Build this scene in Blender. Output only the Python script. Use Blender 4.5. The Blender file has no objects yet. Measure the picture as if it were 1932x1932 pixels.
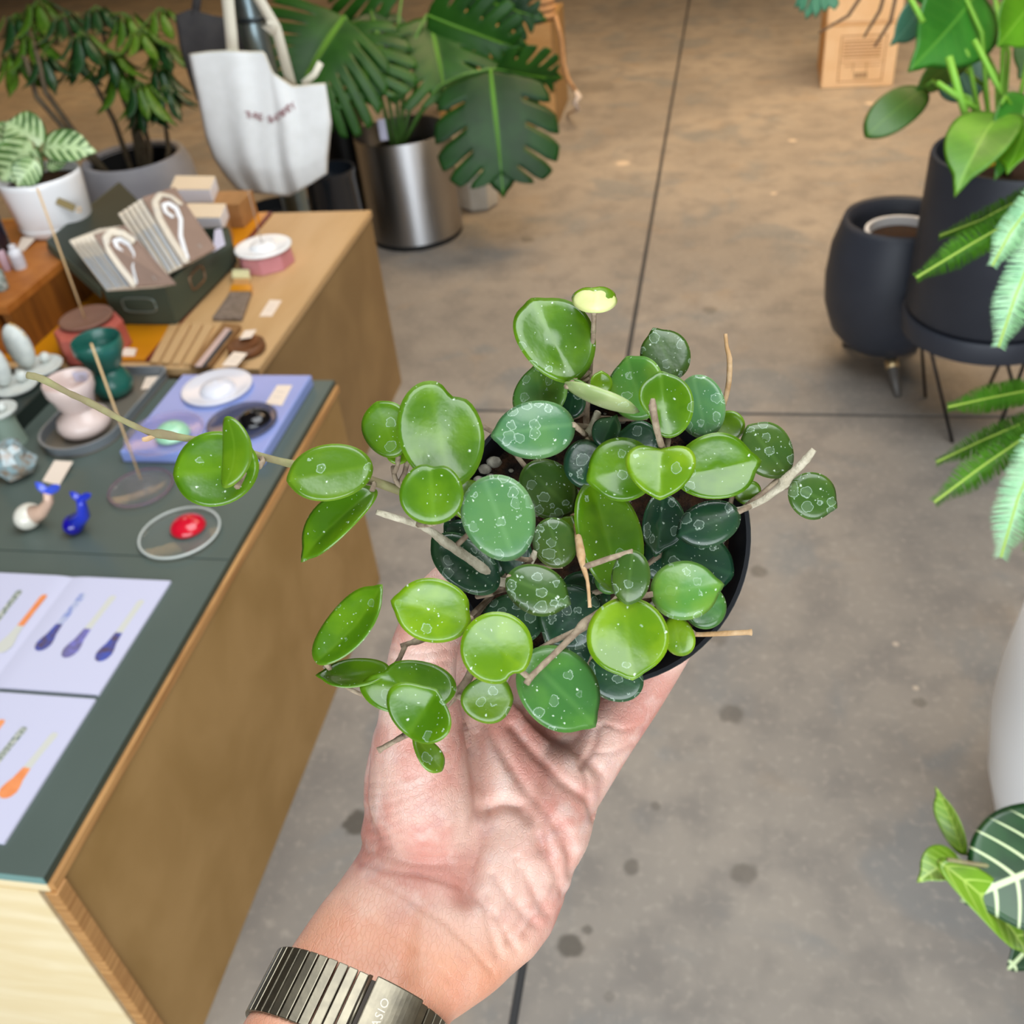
import bpy, bmesh, math, random
import numpy as np
from mathutils import Vector, Matrix

random.seed(7)
rng = np.random.default_rng(7)
C = bpy.context.scene.collection
SC = bpy.context.scene
PI = math.pi

# ------------------------------------------------------------------ camera
FPX = 1850.0                       # focal length in pixels of the 1932 px frame
CAM = np.array([0.0, 0.0, 1.5])
MC = np.array([[0.98229025, 0.03089773, -0.18480042],     # rows: world x,y,z ; columns: image right, image down, forward
               [0.16370699, -0.62128315, 0.7662945],
               [-0.09113663, -0.78297674, -0.61533856]])
cam_data = bpy.data.cameras.new('camera')
cam_data.sensor_width = 36.0
cam_data.lens = 36.0 * FPX / 1932.0
cam_data.clip_start = 0.02
cam_data.dof.use_dof = True
cam_data.dof.focus_distance = 0.335
cam_data.dof.aperture_fstop = 18.0
cam = bpy.data.objects.new('camera', cam_data)
C.objects.link(cam)
cm = Matrix.Identity(4)
for r in range(3):
    cm[r][0] = MC[r, 0]; cm[r][1] = -MC[r, 1]; cm[r][2] = -MC[r, 2]; cm[r][3] = CAM[r]
cam.matrix_world = cm
SC.camera = cam

# ------------------------------------------------------------------ sky, lights, exposure
SC.view_settings.view_transform = 'Standard'
SC.view_settings.look = 'None'
SC.view_settings.exposure = 0.0
SC.view_settings.gamma = 1.0
SC.view_settings.use_curve_mapping = False
world = bpy.data.worlds.new('world'); SC.world = world
world.use_nodes = True
bg = world.node_tree.nodes['Background']
bg.inputs[0].default_value = (0.80, 0.90, 1.0, 1); bg.inputs[1].default_value = 1.0


def area(name, loc, target, sx, sy, power, col, spread=180):
    l = bpy.data.lights.new(name, 'AREA'); l.shape = 'RECTANGLE'; l.size = sx; l.size_y = sy
    l.energy = power; l.color = col; l.spread = math.radians(spread)
    o = bpy.data.objects.new(name, l); C.objects.link(o); o.location = loc
    d = Vector(target) - Vector(loc)
    o.rotation_euler = d.to_track_quat('-Z', 'Y').to_euler()
    return o


area('storefront_daylight', (0.3, -2.6, 1.25), (0.1, 2.0, 0.9), 4.6, 2.2, 160, (0.90, 0.96, 1.0))
area('overhead_daylight', (0.55, 1.0, 3.6), (0.45, 0.9, 0), 3.2, 2.6, 135, (0.93, 0.97, 1.0))
area('overhead_shop_light', (-0.2, 4.0, 3.5), (-0.2, 4.0, 0), 2.4, 1.2, 14, (1.0, 0.90, 0.74))
area('rear_warm_light', (1.0, 4.7, 3.4), (0.9, 5.1, 0), 3.0, 2.2, 115, (1.0, 0.70, 0.40), 118)
area('rear_left_warm_light', (-4.2, 6.6, 3.4), (-4.0, 6.2, 0), 3.0, 2.6, 70, (1.0, 0.60, 0.24), 130)


# ------------------------------------------------------------------ pixel helpers (rays of the camera above)
def A3(p): return np.array(p, dtype=float)
def ray(px, py): return MC @ (A3([px - 966, py - 966, FPX]) / FPX)
def P(px, py, d): return CAM + ray(px, py) * d                 # point at camera depth d
def on(px, py, z=0.0):
    r = ray(px, py); return CAM + r * ((z - CAM[2]) / r[2])
def aty(px, py, y):
    r = ray(px, py); return CAM + r * (y / r[1])
def atx(px, py, x):
    r = ray(px, py); return CAM + r * (x / r[0])
def depth(p): return float((MC.T @ (A3(p) - CAM))[2])
def proj(p):
    q = MC.T @ (A3(p) - CAM); return q[:2] / q[2] * FPX + 966
def px2m(n, p): return n * depth(p) / FPX
def nrm(v):
    v = A3(v); return v / (np.linalg.norm(v) + 1e-12)
UP = A3([0, 0, 1])


def zof(base, top):
    """height where the vertical line over world point base passes closest to pixel top"""
    zs = np.linspace(base[2], base[2] + 2.2, 2201)
    e = [np.linalg.norm(proj([base[0], base[1], z]) - A3(top)) for z in zs]
    return float(zs[int(np.argmin(e))])


# ------------------------------------------------------------------ materials
def lin(h):
    h = h.lstrip('#'); c = [int(h[i:i + 2], 16) / 255 for i in (0, 2, 4)]
    return tuple(((x + 0.055) / 1.055) ** 2.4 if x > 0.04045 else x / 12.92 for x in c) + (1,)


class NT:
    def __init__(s, name):
        s.m = bpy.data.materials.new(name); s.m.use_nodes = True
        s.t = s.m.node_tree; s.b = s.t.nodes['Principled BSDF']
    def n(s, typ, **kw):
        x = s.t.nodes.new('ShaderNode' + typ)
        for k, v in kw.items():
            if k.startswith('i_'): x.inputs[k[2:].replace('_', ' ')].default_value = v
            else: setattr(x, k, v)
        return x
    def l(s, a, b): s.t.links.new(a, b)
    def math(s, op, a, b=None, c=None, clamp=False):
        x = s.t.nodes.new('ShaderNodeMath'); x.operation = op; x.use_clamp = clamp
        for i, v in enumerate((a, b, c)):
            if v is None: continue
            if isinstance(v, (int, float)): x.inputs[i].default_value = v
            else: s.l(v, x.inputs[i])
        return x.outputs[0]
    def mix(s, f, a, b):
        x = s.t.nodes.new('ShaderNodeMix'); x.data_type = 'RGBA'
        for sock, v in ((x.inputs[0], f), (x.inputs[6], a), (x.inputs[7], b)):
            if isinstance(v, (int, float, tuple)): sock.default_value = v
            else: s.l(v, sock)
        return x.outputs[2]
    def noise(s, scale, detail=3.0, coord=None, dist=0.0, stretch=None):
        x = s.t.nodes.new('ShaderNodeTexNoise'); x.inputs['Scale'].default_value = scale
        x.inputs['Detail'].default_value = detail; x.inputs['Distortion'].default_value = dist
        tc = s.t.nodes.new('ShaderNodeTexCoord'); o = tc.outputs['Object'] if coord is None else coord
        if stretch:
            mp = s.t.nodes.new('ShaderNodeMapping'); mp.inputs['Scale'].default_value = stretch
            s.l(o, mp.inputs[0]); o = mp.outputs[0]
        s.l(o, x.inputs['Vector']); return x.outputs['Fac']
    def ramp(s, f, lo, hi):
        x = s.t.nodes.new('ShaderNodeMapRange'); x.inputs['From Min'].default_value = lo; x.inputs['From Max'].default_value = hi
        x.interpolation_type = 'SMOOTHSTEP'
        s.l(f, x.inputs['Value']); return x.outputs['Result']
    def bump(s, h, strength=0.3, dist=0.001):
        x = s.t.nodes.new('ShaderNodeBump'); x.inputs['Strength'].default_value = strength; x.inputs['Distance'].default_value = dist
        s.l(h, x.inputs['Height']); s.l(x.outputs[0], s.b.inputs['Normal'])
    def color(s, v):
        if isinstance(v, tuple): s.b.inputs['Base Color'].default_value = v
        else: s.l(v, s.b.inputs['Base Color'])
    def set(s, **kw):
        for k, v in kw.items(): s.b.inputs[k.replace('_', ' ')].default_value = v


def simple(name, h, rough=0.5, metal=0.0, h2=None, scale=20.0, stretch=None, bump=0.0, coat=0.0, trans=0.0, ior=1.45, alpha=1.0, bdist=0.001):
    t = NT(name); t.set(Roughness=rough, Metallic=metal, IOR=ior)
    if h2:
        f = t.ramp(t.noise(scale, 4, stretch=stretch), 0.3, 0.7); t.color(t.mix(f, lin(h), lin(h2)))
    else: t.color(lin(h))
    if bump: t.bump(t.noise(scale * 2.5, 4, stretch=stretch), bump, bdist)
    if coat: t.b.inputs['Coat Weight'].default_value = coat; t.b.inputs['Coat Roughness'].default_value = 0.12
    if trans: t.b.inputs['Transmission Weight'].default_value = trans
    if alpha < 1: t.b.inputs['Alpha'].default_value = alpha
    return t.m


# ------------------------------------------------------------------ objects
def tag(o, label=None, cat=None, group=None, kind=None):
    if label: o['label'] = label
    if cat: o['category'] = cat
    if group: o['group'] = group
    if kind: o['kind'] = kind
    return o


def thing(name, label, cat, loc, group=None):
    o = bpy.data.objects.new(name, None); C.objects.link(o); o.empty_display_size = 0.05
    o.location = tuple(loc); return tag(o, label, cat, group)


def root_loc(o):
    while o.parent: o = o.parent
    return A3(o.location)


class MB:
    def __init__(s): s.v = []; s.f = []; s.m = []; s.uv = {}
    def add(s, vs, fs, mi=0):
        k = len(s.v); s.v += [tuple(map(float, v)) for v in vs]
        s.f += [tuple(i + k for i in f) for f in fs]; s.m += [mi] * len(fs); return k
    def box(s, c, size, R=None, mi=0):
        R = np.eye(3) if R is None else R
        vs = [A3(c) + R @ (A3(d) * A3(size) / 2) for d in ((-1, -1, -1), (1, -1, -1), (1, 1, -1), (-1, 1, -1), (-1, -1, 1), (1, -1, 1), (1, 1, 1), (-1, 1, 1))]
        s.add(vs, [(3, 2, 1, 0), (4, 5, 6, 7), (0, 1, 5, 4), (1, 2, 6, 5), (2, 3, 7, 6), (3, 0, 4, 7)], mi); return s
    def prism(s, poly, vec, mi=0):
        """poly: 3D points counter-clockwise seen from +vec; extruded by vec"""
        n = len(poly); a = [A3(p) for p in poly]; b = [p + A3(vec) for p in a]
        s.add(a + b, [tuple(range(n - 1, -1, -1)), tuple(range(n, 2 * n))] + [(i, (i + 1) % n, n + (i + 1) % n, n + i) for i in range(n)], mi); return s
    def tube(s, pts, rad, n=8, mi=0, cap=True, flat=1.0):
        pts = [A3(p) for p in pts]; m = len(pts)
        rad = [rad] * m if isinstance(rad, (int, float)) else rad
        prev = None; rings = []
        for i, p in enumerate(pts):
            t = nrm(pts[min(i + 1, m - 1)] - pts[max(i - 1, 0)])
            if prev is None:
                a = A3([0, 0, 1]) if abs(t[2]) < 0.9 else A3([1, 0, 0]); u = nrm(np.cross(t, a))
            else: u = nrm(prev - t * (prev @ t))
            prev = u; w = np.cross(t, u)
            rings += [p + rad[i] * (u * math.cos(2 * PI * k / n) + w * flat * math.sin(2 * PI * k / n)) for k in range(n)]
        fs = [(i * n + k, i * n + (k + 1) % n, (i + 1) * n + (k + 1) % n, (i + 1) * n + k) for i in range(m - 1) for k in range(n)]
        if cap: fs += [tuple(range(n - 1, -1, -1)), tuple(range((m - 1) * n, m * n))]
        s.add(rings, fs, mi); return s
    def lathe(s, o, prof, n=32, axis=UP, mi=0, sx=1.0):
        """prof: (radius, height along axis); closes where the radius is 0"""
        ax = nrm(axis); a = A3([1, 0, 0]) if abs(ax[0]) < 0.9 else A3([0, 1, 0])
        u = nrm(a - ax * (a @ ax)); w = np.cross(ax, u); vs = []; fs = []
        for r, h in prof:
            vs += [A3(o) + ax * h + r * (u * sx * math.cos(2 * PI * k / n) + w * math.sin(2 * PI * k / n)) for k in range(n)]
        for i in range(len(prof) - 1):
            fs += [(i * n + k, i * n + (k + 1) % n, (i + 1) * n + (k + 1) % n, (i + 1) * n + k) for k in range(n)]
        s.add(vs, fs, mi); return s
    def ball(s, c, r, nu=16, nv=10, R=None, mi=0):
        R = np.eye(3) if R is None else R; r = A3([r, r, r]) if isinstance(r, (int, float)) else A3(r); vs = []; fs = []
        for j in range(nv + 1):
            th = PI * j / nv
            for i in range(nu):
                ph = 2 * PI * i / nu
                vs.append(A3(c) + R @ (r * A3([math.sin(th) * math.cos(ph), math.sin(th) * math.sin(ph), math.cos(th)])))
        for j in range(nv):
            fs += [(j * nu + i, (j + 1) * nu + i, (j + 1) * nu + (i + 1) % nu, j * nu + (i + 1) % nu) for i in range(nu)]
        s.add(vs, fs, mi); return s
    def build(s, name, mats, parent=None, smooth=False, bevel=0.0, label=None, cat=None, group=None, kind=None, loc=None, merge=True, auto=None):
        if parent is not None: org = root_loc(parent)
        else: org = A3(loc) if loc is not None else A3(s.v).mean(axis=0) * A3([1, 1, 0]) + A3([0, 0, min(v[2] for v in s.v)])
        me = bpy.data.meshes.new(name)
        me.from_pydata([tuple(A3(v) - org) for v in s.v], [], s.f)
        for m in (mats if isinstance(mats, (list, tuple)) else [mats]): me.materials.append(m)
        me.polygons.foreach_set('material_index', s.m)
        if s.uv:
            lay = me.uv_layers.new(name='UVMap'); arr = np.zeros((len(me.loops), 2))
            for li, lp in enumerate(me.loops): arr[li] = s.uv.get(lp.vertex_index, (0, 0))
            lay.data.foreach_set('uv', arr.ravel())
        if merge:
            bm = bmesh.new(); bm.from_mesh(me); bmesh.ops.remove_doubles(bm, verts=bm.verts, dist=1e-6)
            bmesh.ops.recalc_face_normals(bm, faces=bm.faces); bm.to_mesh(me); bm.free()
        if smooth: me.polygons.foreach_set('use_smooth', [True] * len(me.polygons))
        if auto is not None and smooth:
            me.set_sharp_from_angle(angle=math.radians(auto))
        me.update()
        o = bpy.data.objects.new(name, me); C.objects.link(o)
        if parent is not None: o.parent = parent
        else: o.location = tuple(org)
        if bevel:
            b = o.modifiers.new('bevel', 'BEVEL'); b.width = bevel; b.segments = 2; b.limit_method = 'ANGLE'; b.angle_limit = math.radians(40)
        return tag(o, label, cat, group, kind)


def rotz(a):
    c, s_ = math.cos(a), math.sin(a); return A3([[c, -s_, 0], [s_, c, 0], [0, 0, 1]])
def frame(x, z):
    z = nrm(z); x = A3(x); x = nrm(x - z * (x @ z)); return np.stack([x, np.cross(z, x), z], axis=1)


def text_mesh(body, size, ext, R, o, mb, mi=0, space=1.0):
    """adds the outline of a text as geometry: R columns = right, up, out; o = centre"""
    cu = bpy.data.curves.new('text', 'FONT'); cu.body = body; cu.size = size; cu.extrude = ext
    cu.align_x = 'CENTER'; cu.align_y = 'CENTER'; cu.space_character = space; cu.resolution_u = 3
    ob = bpy.data.objects.new('text', cu); C.objects.link(ob)
    dg = bpy.context.evaluated_depsgraph_get(); ev = ob.evaluated_get(dg); me = ev.to_mesh()
    vs = [A3(o) + R @ A3(v.co) for v in me.vertices]; fs = [tuple(p.vertices) for p in me.polygons]
    mb.add(vs, fs, mi); ev.to_mesh_clear()
    bpy.data.objects.remove(ob); bpy.data.curves.remove(cu)
    return vs


# ------------------------------------------------------------------ leaves
def leaf_mesh(mb, base, tip, side, hw, th=0.0014, cup=0.0, fold=0.0, bend=0.0, point=0.12, notch=(), nr=6, ns=40, egg=0.0, wav=0.0, mi=0, skew=0.0):
    """thick leaf blade; side = across direction; cup/fold/bend in units of half width / half length; notch = (angle deg, depth, width deg)"""
    base, tip = A3(base), A3(tip); L = tip - base; a = np.linalg.norm(L) / 2; L = nrm(L)
    S = nrm(A3(side) - L * (A3(side) @ L)); N = np.cross(S, L); c0 = (base + tip) / 2
    k0 = len(mb.v); vs = []; uvs = []
    ph = rng.uniform(0, 6.28)
    def pt(r, t, sgn):
        x = math.cos(t); y = math.sin(t); o = 1.0
        d = math.atan2(math.sin(t), math.cos(t))
        x = x * (1 + point * math.exp(-(d / 0.22) ** 2)); x = x / (1 + point)if x > 0 else x
        for na, nd, nw in notch:
            dd = math.atan2(math.sin(t - math.radians(na)), math.cos(t - math.radians(na)))
            o *= 1 - nd * math.exp(-(dd / math.radians(nw)) ** 2)
        X = r * x * o; Y = r * y * o * (1 - egg * X)
        z = cup * hw * (r * r) + fold * hw * abs(Y) ** 1.2 - bend * a * X * X
        z += wav * hw * r * r * math.sin(3 * t + ph)
        h = th * 0.5 * max(0.0, 1 - r ** 5) ** 0.5
        return c0 + L * (X * a) + S * (Y * hw + skew * hw * X * X) + N * (z + sgn * h), (Y, X * 0.5 + 0.5, r)
    rs = [0.0] + [((i + 1) / nr) ** 0.75 for i in range(nr)]
    for sgn in (1, -1):
        p, u = pt(0, 0, sgn); vs.append(p); uvs.append(u)
        for r in rs[1:]:
            if sgn == -1 and r == rs[-1]: break
            for k in range(ns):
                p, u = pt(r, 2 * PI * k / ns, sgn); vs.append(p); uvs.append(u)
    fs = []; top = lambda j, k: 1 + (j - 1) * ns + k % ns
    ob = 1 + nr * ns; bot = lambda j, k: (1 + (nr - 1) * ns + k % ns) if j == nr else ob + 1 + (j - 1) * ns + k % ns
    for k in range(ns):
        fs.append((0, top(1, k + 1), top(1, k))); fs.append((ob, bot(1, k), bot(1, k + 1)))
        for j in range(1, nr):
            fs.append((top(j, k), top(j, k + 1), top(j + 1, k + 1), top(j + 1, k)))
            fs.append((bot(j, k), bot(j + 1, k), bot(j + 1, k + 1), bot(j, k + 1)))
    fs = [f[::-1] for f in fs]
    mb.add(vs, fs, mi)
    for i, u in enumerate(uvs): mb.uv[k0 + i] = (u[0], u[1])
    return c0


def px_leaf(mb, bx, by, tx, ty, hw, d, roll=0.0, dz=0.0, **kw):
    """leaf placed through its picture position and depth: base and tip pixel, half width in pixels; roll = turn about its length; dz = depth of tip minus base"""
    b = P(bx, by, d - dz / 2); t = P(tx, ty, d + dz / 2); v = nrm((b + t) / 2 - CAM); L = nrm(t - b)
    S = nrm(np.cross(v, L)); N = np.cross(S, L); a = math.radians(roll)
    S2 = S * math.cos(a) + N * math.sin(a)
    w = hw * d / FPX / max(0.25, abs(math.cos(a)))
    leaf_mesh(mb, b, t, S2, w, **kw); return b, t


def split_leaf(mb, base, tip, side, hw, n=6, web=0.35, gap=0.28, droop=0.25, fold=0.2, th=0.0012, mi=0):
    """a deeply cut leaf (swiss cheese plant): lobes joined along the midrib"""
    base, tip = A3(base), A3(tip); L = tip - base; ln = np.linalg.norm(L); L = nrm(L)
    S = nrm(A3(side) - L * (A3(side) @ L)); N = np.cross(S, L)
    env = lambda t: max(0.05, math.sin(PI * min(1, t * 0.78 + 0.22)) ** 0.7)
    fr = [0, 0.12, web, 0.5, 0.68, 0.84, 0.95, 1.0]
    def pos(t, y, sg):
        sl = 0.22 + 0.80 * t
        x = t + sl * y * env(t) * hw / ln
        Y = y * env(t) * hw
        z = fold * Y - droop * ln * (x - 0.3) ** 2 * 0.6 - droop * Y * Y / hw * 0.7
        return base + L * (x * ln) + S * (sg * Y) + N * z
    for sg in (1, -1):
        for k in range(n):
            t0, t1 = k / n, (k + 1) / n; tm = (t0 + t1) / 2; rows = []
            for y in fr:
                g = 0 if y <= web else gap * min(1, (y - web) / 0.12)
                if y > 0.8: g = gap + (1 - gap) * max(0, ((y - 0.8) / 0.2)) ** 2 * 0.35
                h = (t1 - t0) / 2 * (1 - g); ts = [tm - h, tm - h / 2, tm, tm + h / 2, tm + h]
                rows.append([pos(t, y, sg) for t in ts])
            m = len(rows[0]); vs = [p for r in rows for p in r]
            fs = [(i * m + j, i * m + j + 1, (i + 1) * m + j + 1, (i + 1) * m + j) for i in range(len(rows) - 1) for j in range(m - 1)]
            if sg < 0: fs = [f[::-1] for f in fs]
            k0 = mb.add(vs, fs, mi)
            for i, y in enumerate(fr):
                for j in range(m): mb.uv[k0 + i * m + j] = (y * sg, t0 + (t1 - t0) * j / (m - 1))
    leaf_mesh(mb, pos(0.7, 0, 1), pos(1.0, 0, 1) + (pos(1.0, 0, 1) - pos(0.9, 0, 1)) * 2.2, S, hw * .24, th=.0008, point=.3, nr=3, ns=20)


def solid(o, th):
    m = o.modifiers.new('thickness', 'SOLIDIFY'); m.thickness = th; m.offset = 0; return o
# ------------------------------------------------------------------ the held plant: materials
def hoya_mat(name, h1, h2, rim, speck, rings, rough=0.25):
    t = NT(name); tc = t.n('TexCoord'); uv = t.n('SeparateXYZ'); t.l(tc.outputs['UV'], uv.inputs[0])
    x = t.math('SUBTRACT', t.math('MULTIPLY', uv.outputs[1], 2.0), 1.0)
    r2 = t.math('ADD', t.math('MULTIPLY', x, x), t.math('MULTIPLY', uv.outputs[0], uv.outputs[0]))
    au = t.math('ABSOLUTE', uv.outputs[0])
    c = t.mix(t.ramp(t.noise(70, 3), 0.38, 0.66), lin(h1), lin(h2))
    mid = t.math('MULTIPLY', t.ramp(au, 0.14, 0.0), 0.15)
    c = t.mix(mid, c, lin(rim))
    c = t.mix(t.math('MULTIPLY', t.ramp(r2, 0.80, 1.03), 0.5), c, lin(rim))
    def cells(scale, lo, hi, thr, amt, ringw=None):
        v = t.n('TexVoronoi'); v.inputs['Scale'].default_value = scale
        mp = t.n('VectorMath'); mp.operation = 'ADD'
        nz = t.n('TexNoise'); nz.inputs['Scale'].default_value = scale * 2.2; nz.inputs['Detail'].default_value = 2
        t.l(tc.outputs['Object'], nz.inputs['Vector'])
        sc = t.n('VectorMath'); sc.operation = 'SCALE'; sc.inputs['Scale'].default_value = 0.45 / scale
        t.l(nz.outputs['Color'], sc.inputs[0]); t.l(tc.outputs['Object'], mp.inputs[0]); t.l(sc.outputs[0], mp.inputs[1])
        t.l(mp.outputs[0], v.inputs['Vector'])
        sep = t.n('SeparateColor'); t.l(v.outputs['Color'], sep.inputs[0])
        on_ = t.ramp(sep.outputs[0], thr - 0.02, thr + 0.02)
        d = v.outputs['Distance']
        if ringw is None: f = t.ramp(d, hi, lo)
        else:
            f = t.ramp(t.math('ABSOLUTE', t.math('SUBTRACT', d, hi)), ringw, 0.0)
            f = t.math('ADD', f, t.math('MULTIPLY', t.ramp(d, hi, hi - 0.05), 0.16), clamp=True)
        return t.math('MULTIPLY', t.math('MULTIPLY', f, on_), amt)
    c = t.mix(cells(330, 0.05, 0.17, 1 - speck, 0.8), c, lin('#DCEBDA'))
    c = t.mix(cells(760, 0.08, 0.22, 1 - speck * .8, 0.55), c, lin('#D6E6D2'))
    if rings: c = t.mix(cells(230, 0, 0.40, 1 - rings, 0.5, 0.045), c, lin('#BBD0C0'))
    t.color(c); t.set(Roughness=rough); t.b.inputs['Specular IOR Level'].default_value = 0.6
    t.b.inputs['Coat Weight'].default_value = 0.12; t.b.inputs['Coat Roughness'].default_value = 0.25
    t.b.inputs['Subsurface Weight'].default_value = 0.12; t.b.inputs['Subsurface Radius'].default_value = (0.004, 0.006, 0.001); t.b.inputs['Subsurface Scale'].default_value = 0.3
    t.bump(t.noise(160, 3), 0.22, 0.001)
    return t.m


HM = {
    'b': hoya_mat('leaf_bright_green', '#406A08', '#547C0A', '#729A26', 0.22, 0.06),
    'y': hoya_mat('leaf_yellow_green', '#567E08', '#70940E', '#8CAE28', 0.24, 0.05),
    'm': hoya_mat('leaf_mid_green', '#386A2E', '#4A7C30', '#77A65A', 0.30, 0.22),
    'l': hoya_mat('leaf_light_green', '#4C8234', '#648E30', '#86B060', 0.26, 0.18),
    'g': hoya_mat('leaf_grey_green', '#44724A', '#527E48', '#86B078', 0.46, 0.6),
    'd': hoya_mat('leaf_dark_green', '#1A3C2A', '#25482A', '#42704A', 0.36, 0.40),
    'o': hoya_mat('leaf_olive_green', '#34541C', '#46601E', '#6A8E42', 0.46, 0.6),
    'p': hoya_mat('leaf_pale_underside', '#C6CC84', '#D6DA98', '#86AA28', 0.0, 0.0, 0.45),
    'u': hoya_mat('leaf_dull_underside', '#8A9C62', '#A3AF7A', '#A6BC7C', 0.15, 0.1, 0.5),
    'k': hoya_mat('leaf_young_olive', '#4A700E', '#5C7E12', '#7A9C30', 0.12, 0.1),
}
M_STEM = simple('stem_bark', '#7D6A58', 0.8, h2='#A3937C', scale=260, bump=0.6)
M_STEMG = simple('stem_grey_bark', '#A39A84', 0.8, h2='#C6BEA8', scale=300, bump=0.7)
M_STEMGR = simple('stem_green', '#8B8A5C', 0.7, h2='#7A6E50', scale=120, bump=0.5)
M_STEMT = simple('stem_tan', '#A9855A', 0.75, h2='#C2A47E', scale=200, bump=0.5)
M_POT = simple('nursery_pot_plastic', '#101318', 0.38, bump=0.1)
M_SOIL = simple('potting_soil', '#1C140E', 0.95, h2='#4A2E18', scale=220, bump=1.0, bdist=0.004)
M_PERL = simple('perlite', '#6E6A5E', 0.95, h2='#9A9688', scale=300, bump=0.5)

pot_c = P(1128, 1010, 0.345)
view = nrm(ray(1128, 1010))
pot_ax = nrm(view + 0.03 * MC[:, 1] + 0.02 * MC[:, 0])     # runs from rim to base
hoya = thing('potted_hoya', 'small black plastic pot of round-leaved hoya with long bare runners, held in the hand', 'potted plant', pot_c + pot_ax * 0.085)
mb = MB()
prof = [(0.0, 0.084), (0.0365, 0.084), (0.0375, 0.082), (0.0485, 0.010), (0.0515, 0.0095), (0.0526, 0.008), (0.0530, 0.001), (0.0526, -0.0006), (0.0512, -0.0004), (0.0505, 0.002), (0.0475, 0.012), (0.0372, 0.080), (0.0, 0.080)]
mb.lathe(pot_c, [(r, h) for r, h in prof], 72, pot_ax)
mb.build('pot', M_POT, hoya, smooth=True, auto=35)
mb = MB(); ux = nrm(np.cross(pot_ax, UP)); uy = np.cross(pot_ax, ux)
vs = []; fs = []; NR = 12; NS = 48
for j in range(NR + 1):
    for k in range(NS):
        r = 0.0478 * j / NR; a = 2 * PI * k / NS
        vs.append(pot_c + pot_ax * (0.0155 + rng.uniform(-0.0016, 0.0016) - 0.004 * (1 - (j / NR) ** 2)) + ux * r * math.cos(a) + uy * r * math.sin(a))
fs = [(j * NS + k, j * NS + (k + 1) % NS, (j + 1) * NS + (k + 1) % NS, (j + 1) * NS + k) for j in range(NR) for k in range(NS)]
mb.add(vs, fs); mb.build('soil', M_SOIL, hoya, smooth=True)
mb = MB()
for i in range(120):
    r = 0.046 * math.sqrt(rng.uniform(0.02, 1)); a = rng.uniform(0, 6.28); s = rng.uniform(0.0006, 0.0022)
    mb.ball(pot_c + pot_ax * (0.0125 + rng.uniform(-0.001, 0.001)) + ux * r * math.cos(a) + uy * r * math.sin(a), [s, s * rng.uniform(.6, 1), s * .7], 6, 4)
for px, py, s in ((915, 885, .0026), (932, 872, .003), (903, 905, .002), (925, 900, .0018), (880, 1150, .0022)):
    mb.ball(P(px, py, 0.354), [s, s * .8, s * .7], 8, 6)
mb.build('perlite_grains', M_PERL, hoya, kind='stuff', smooth=True)

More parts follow.
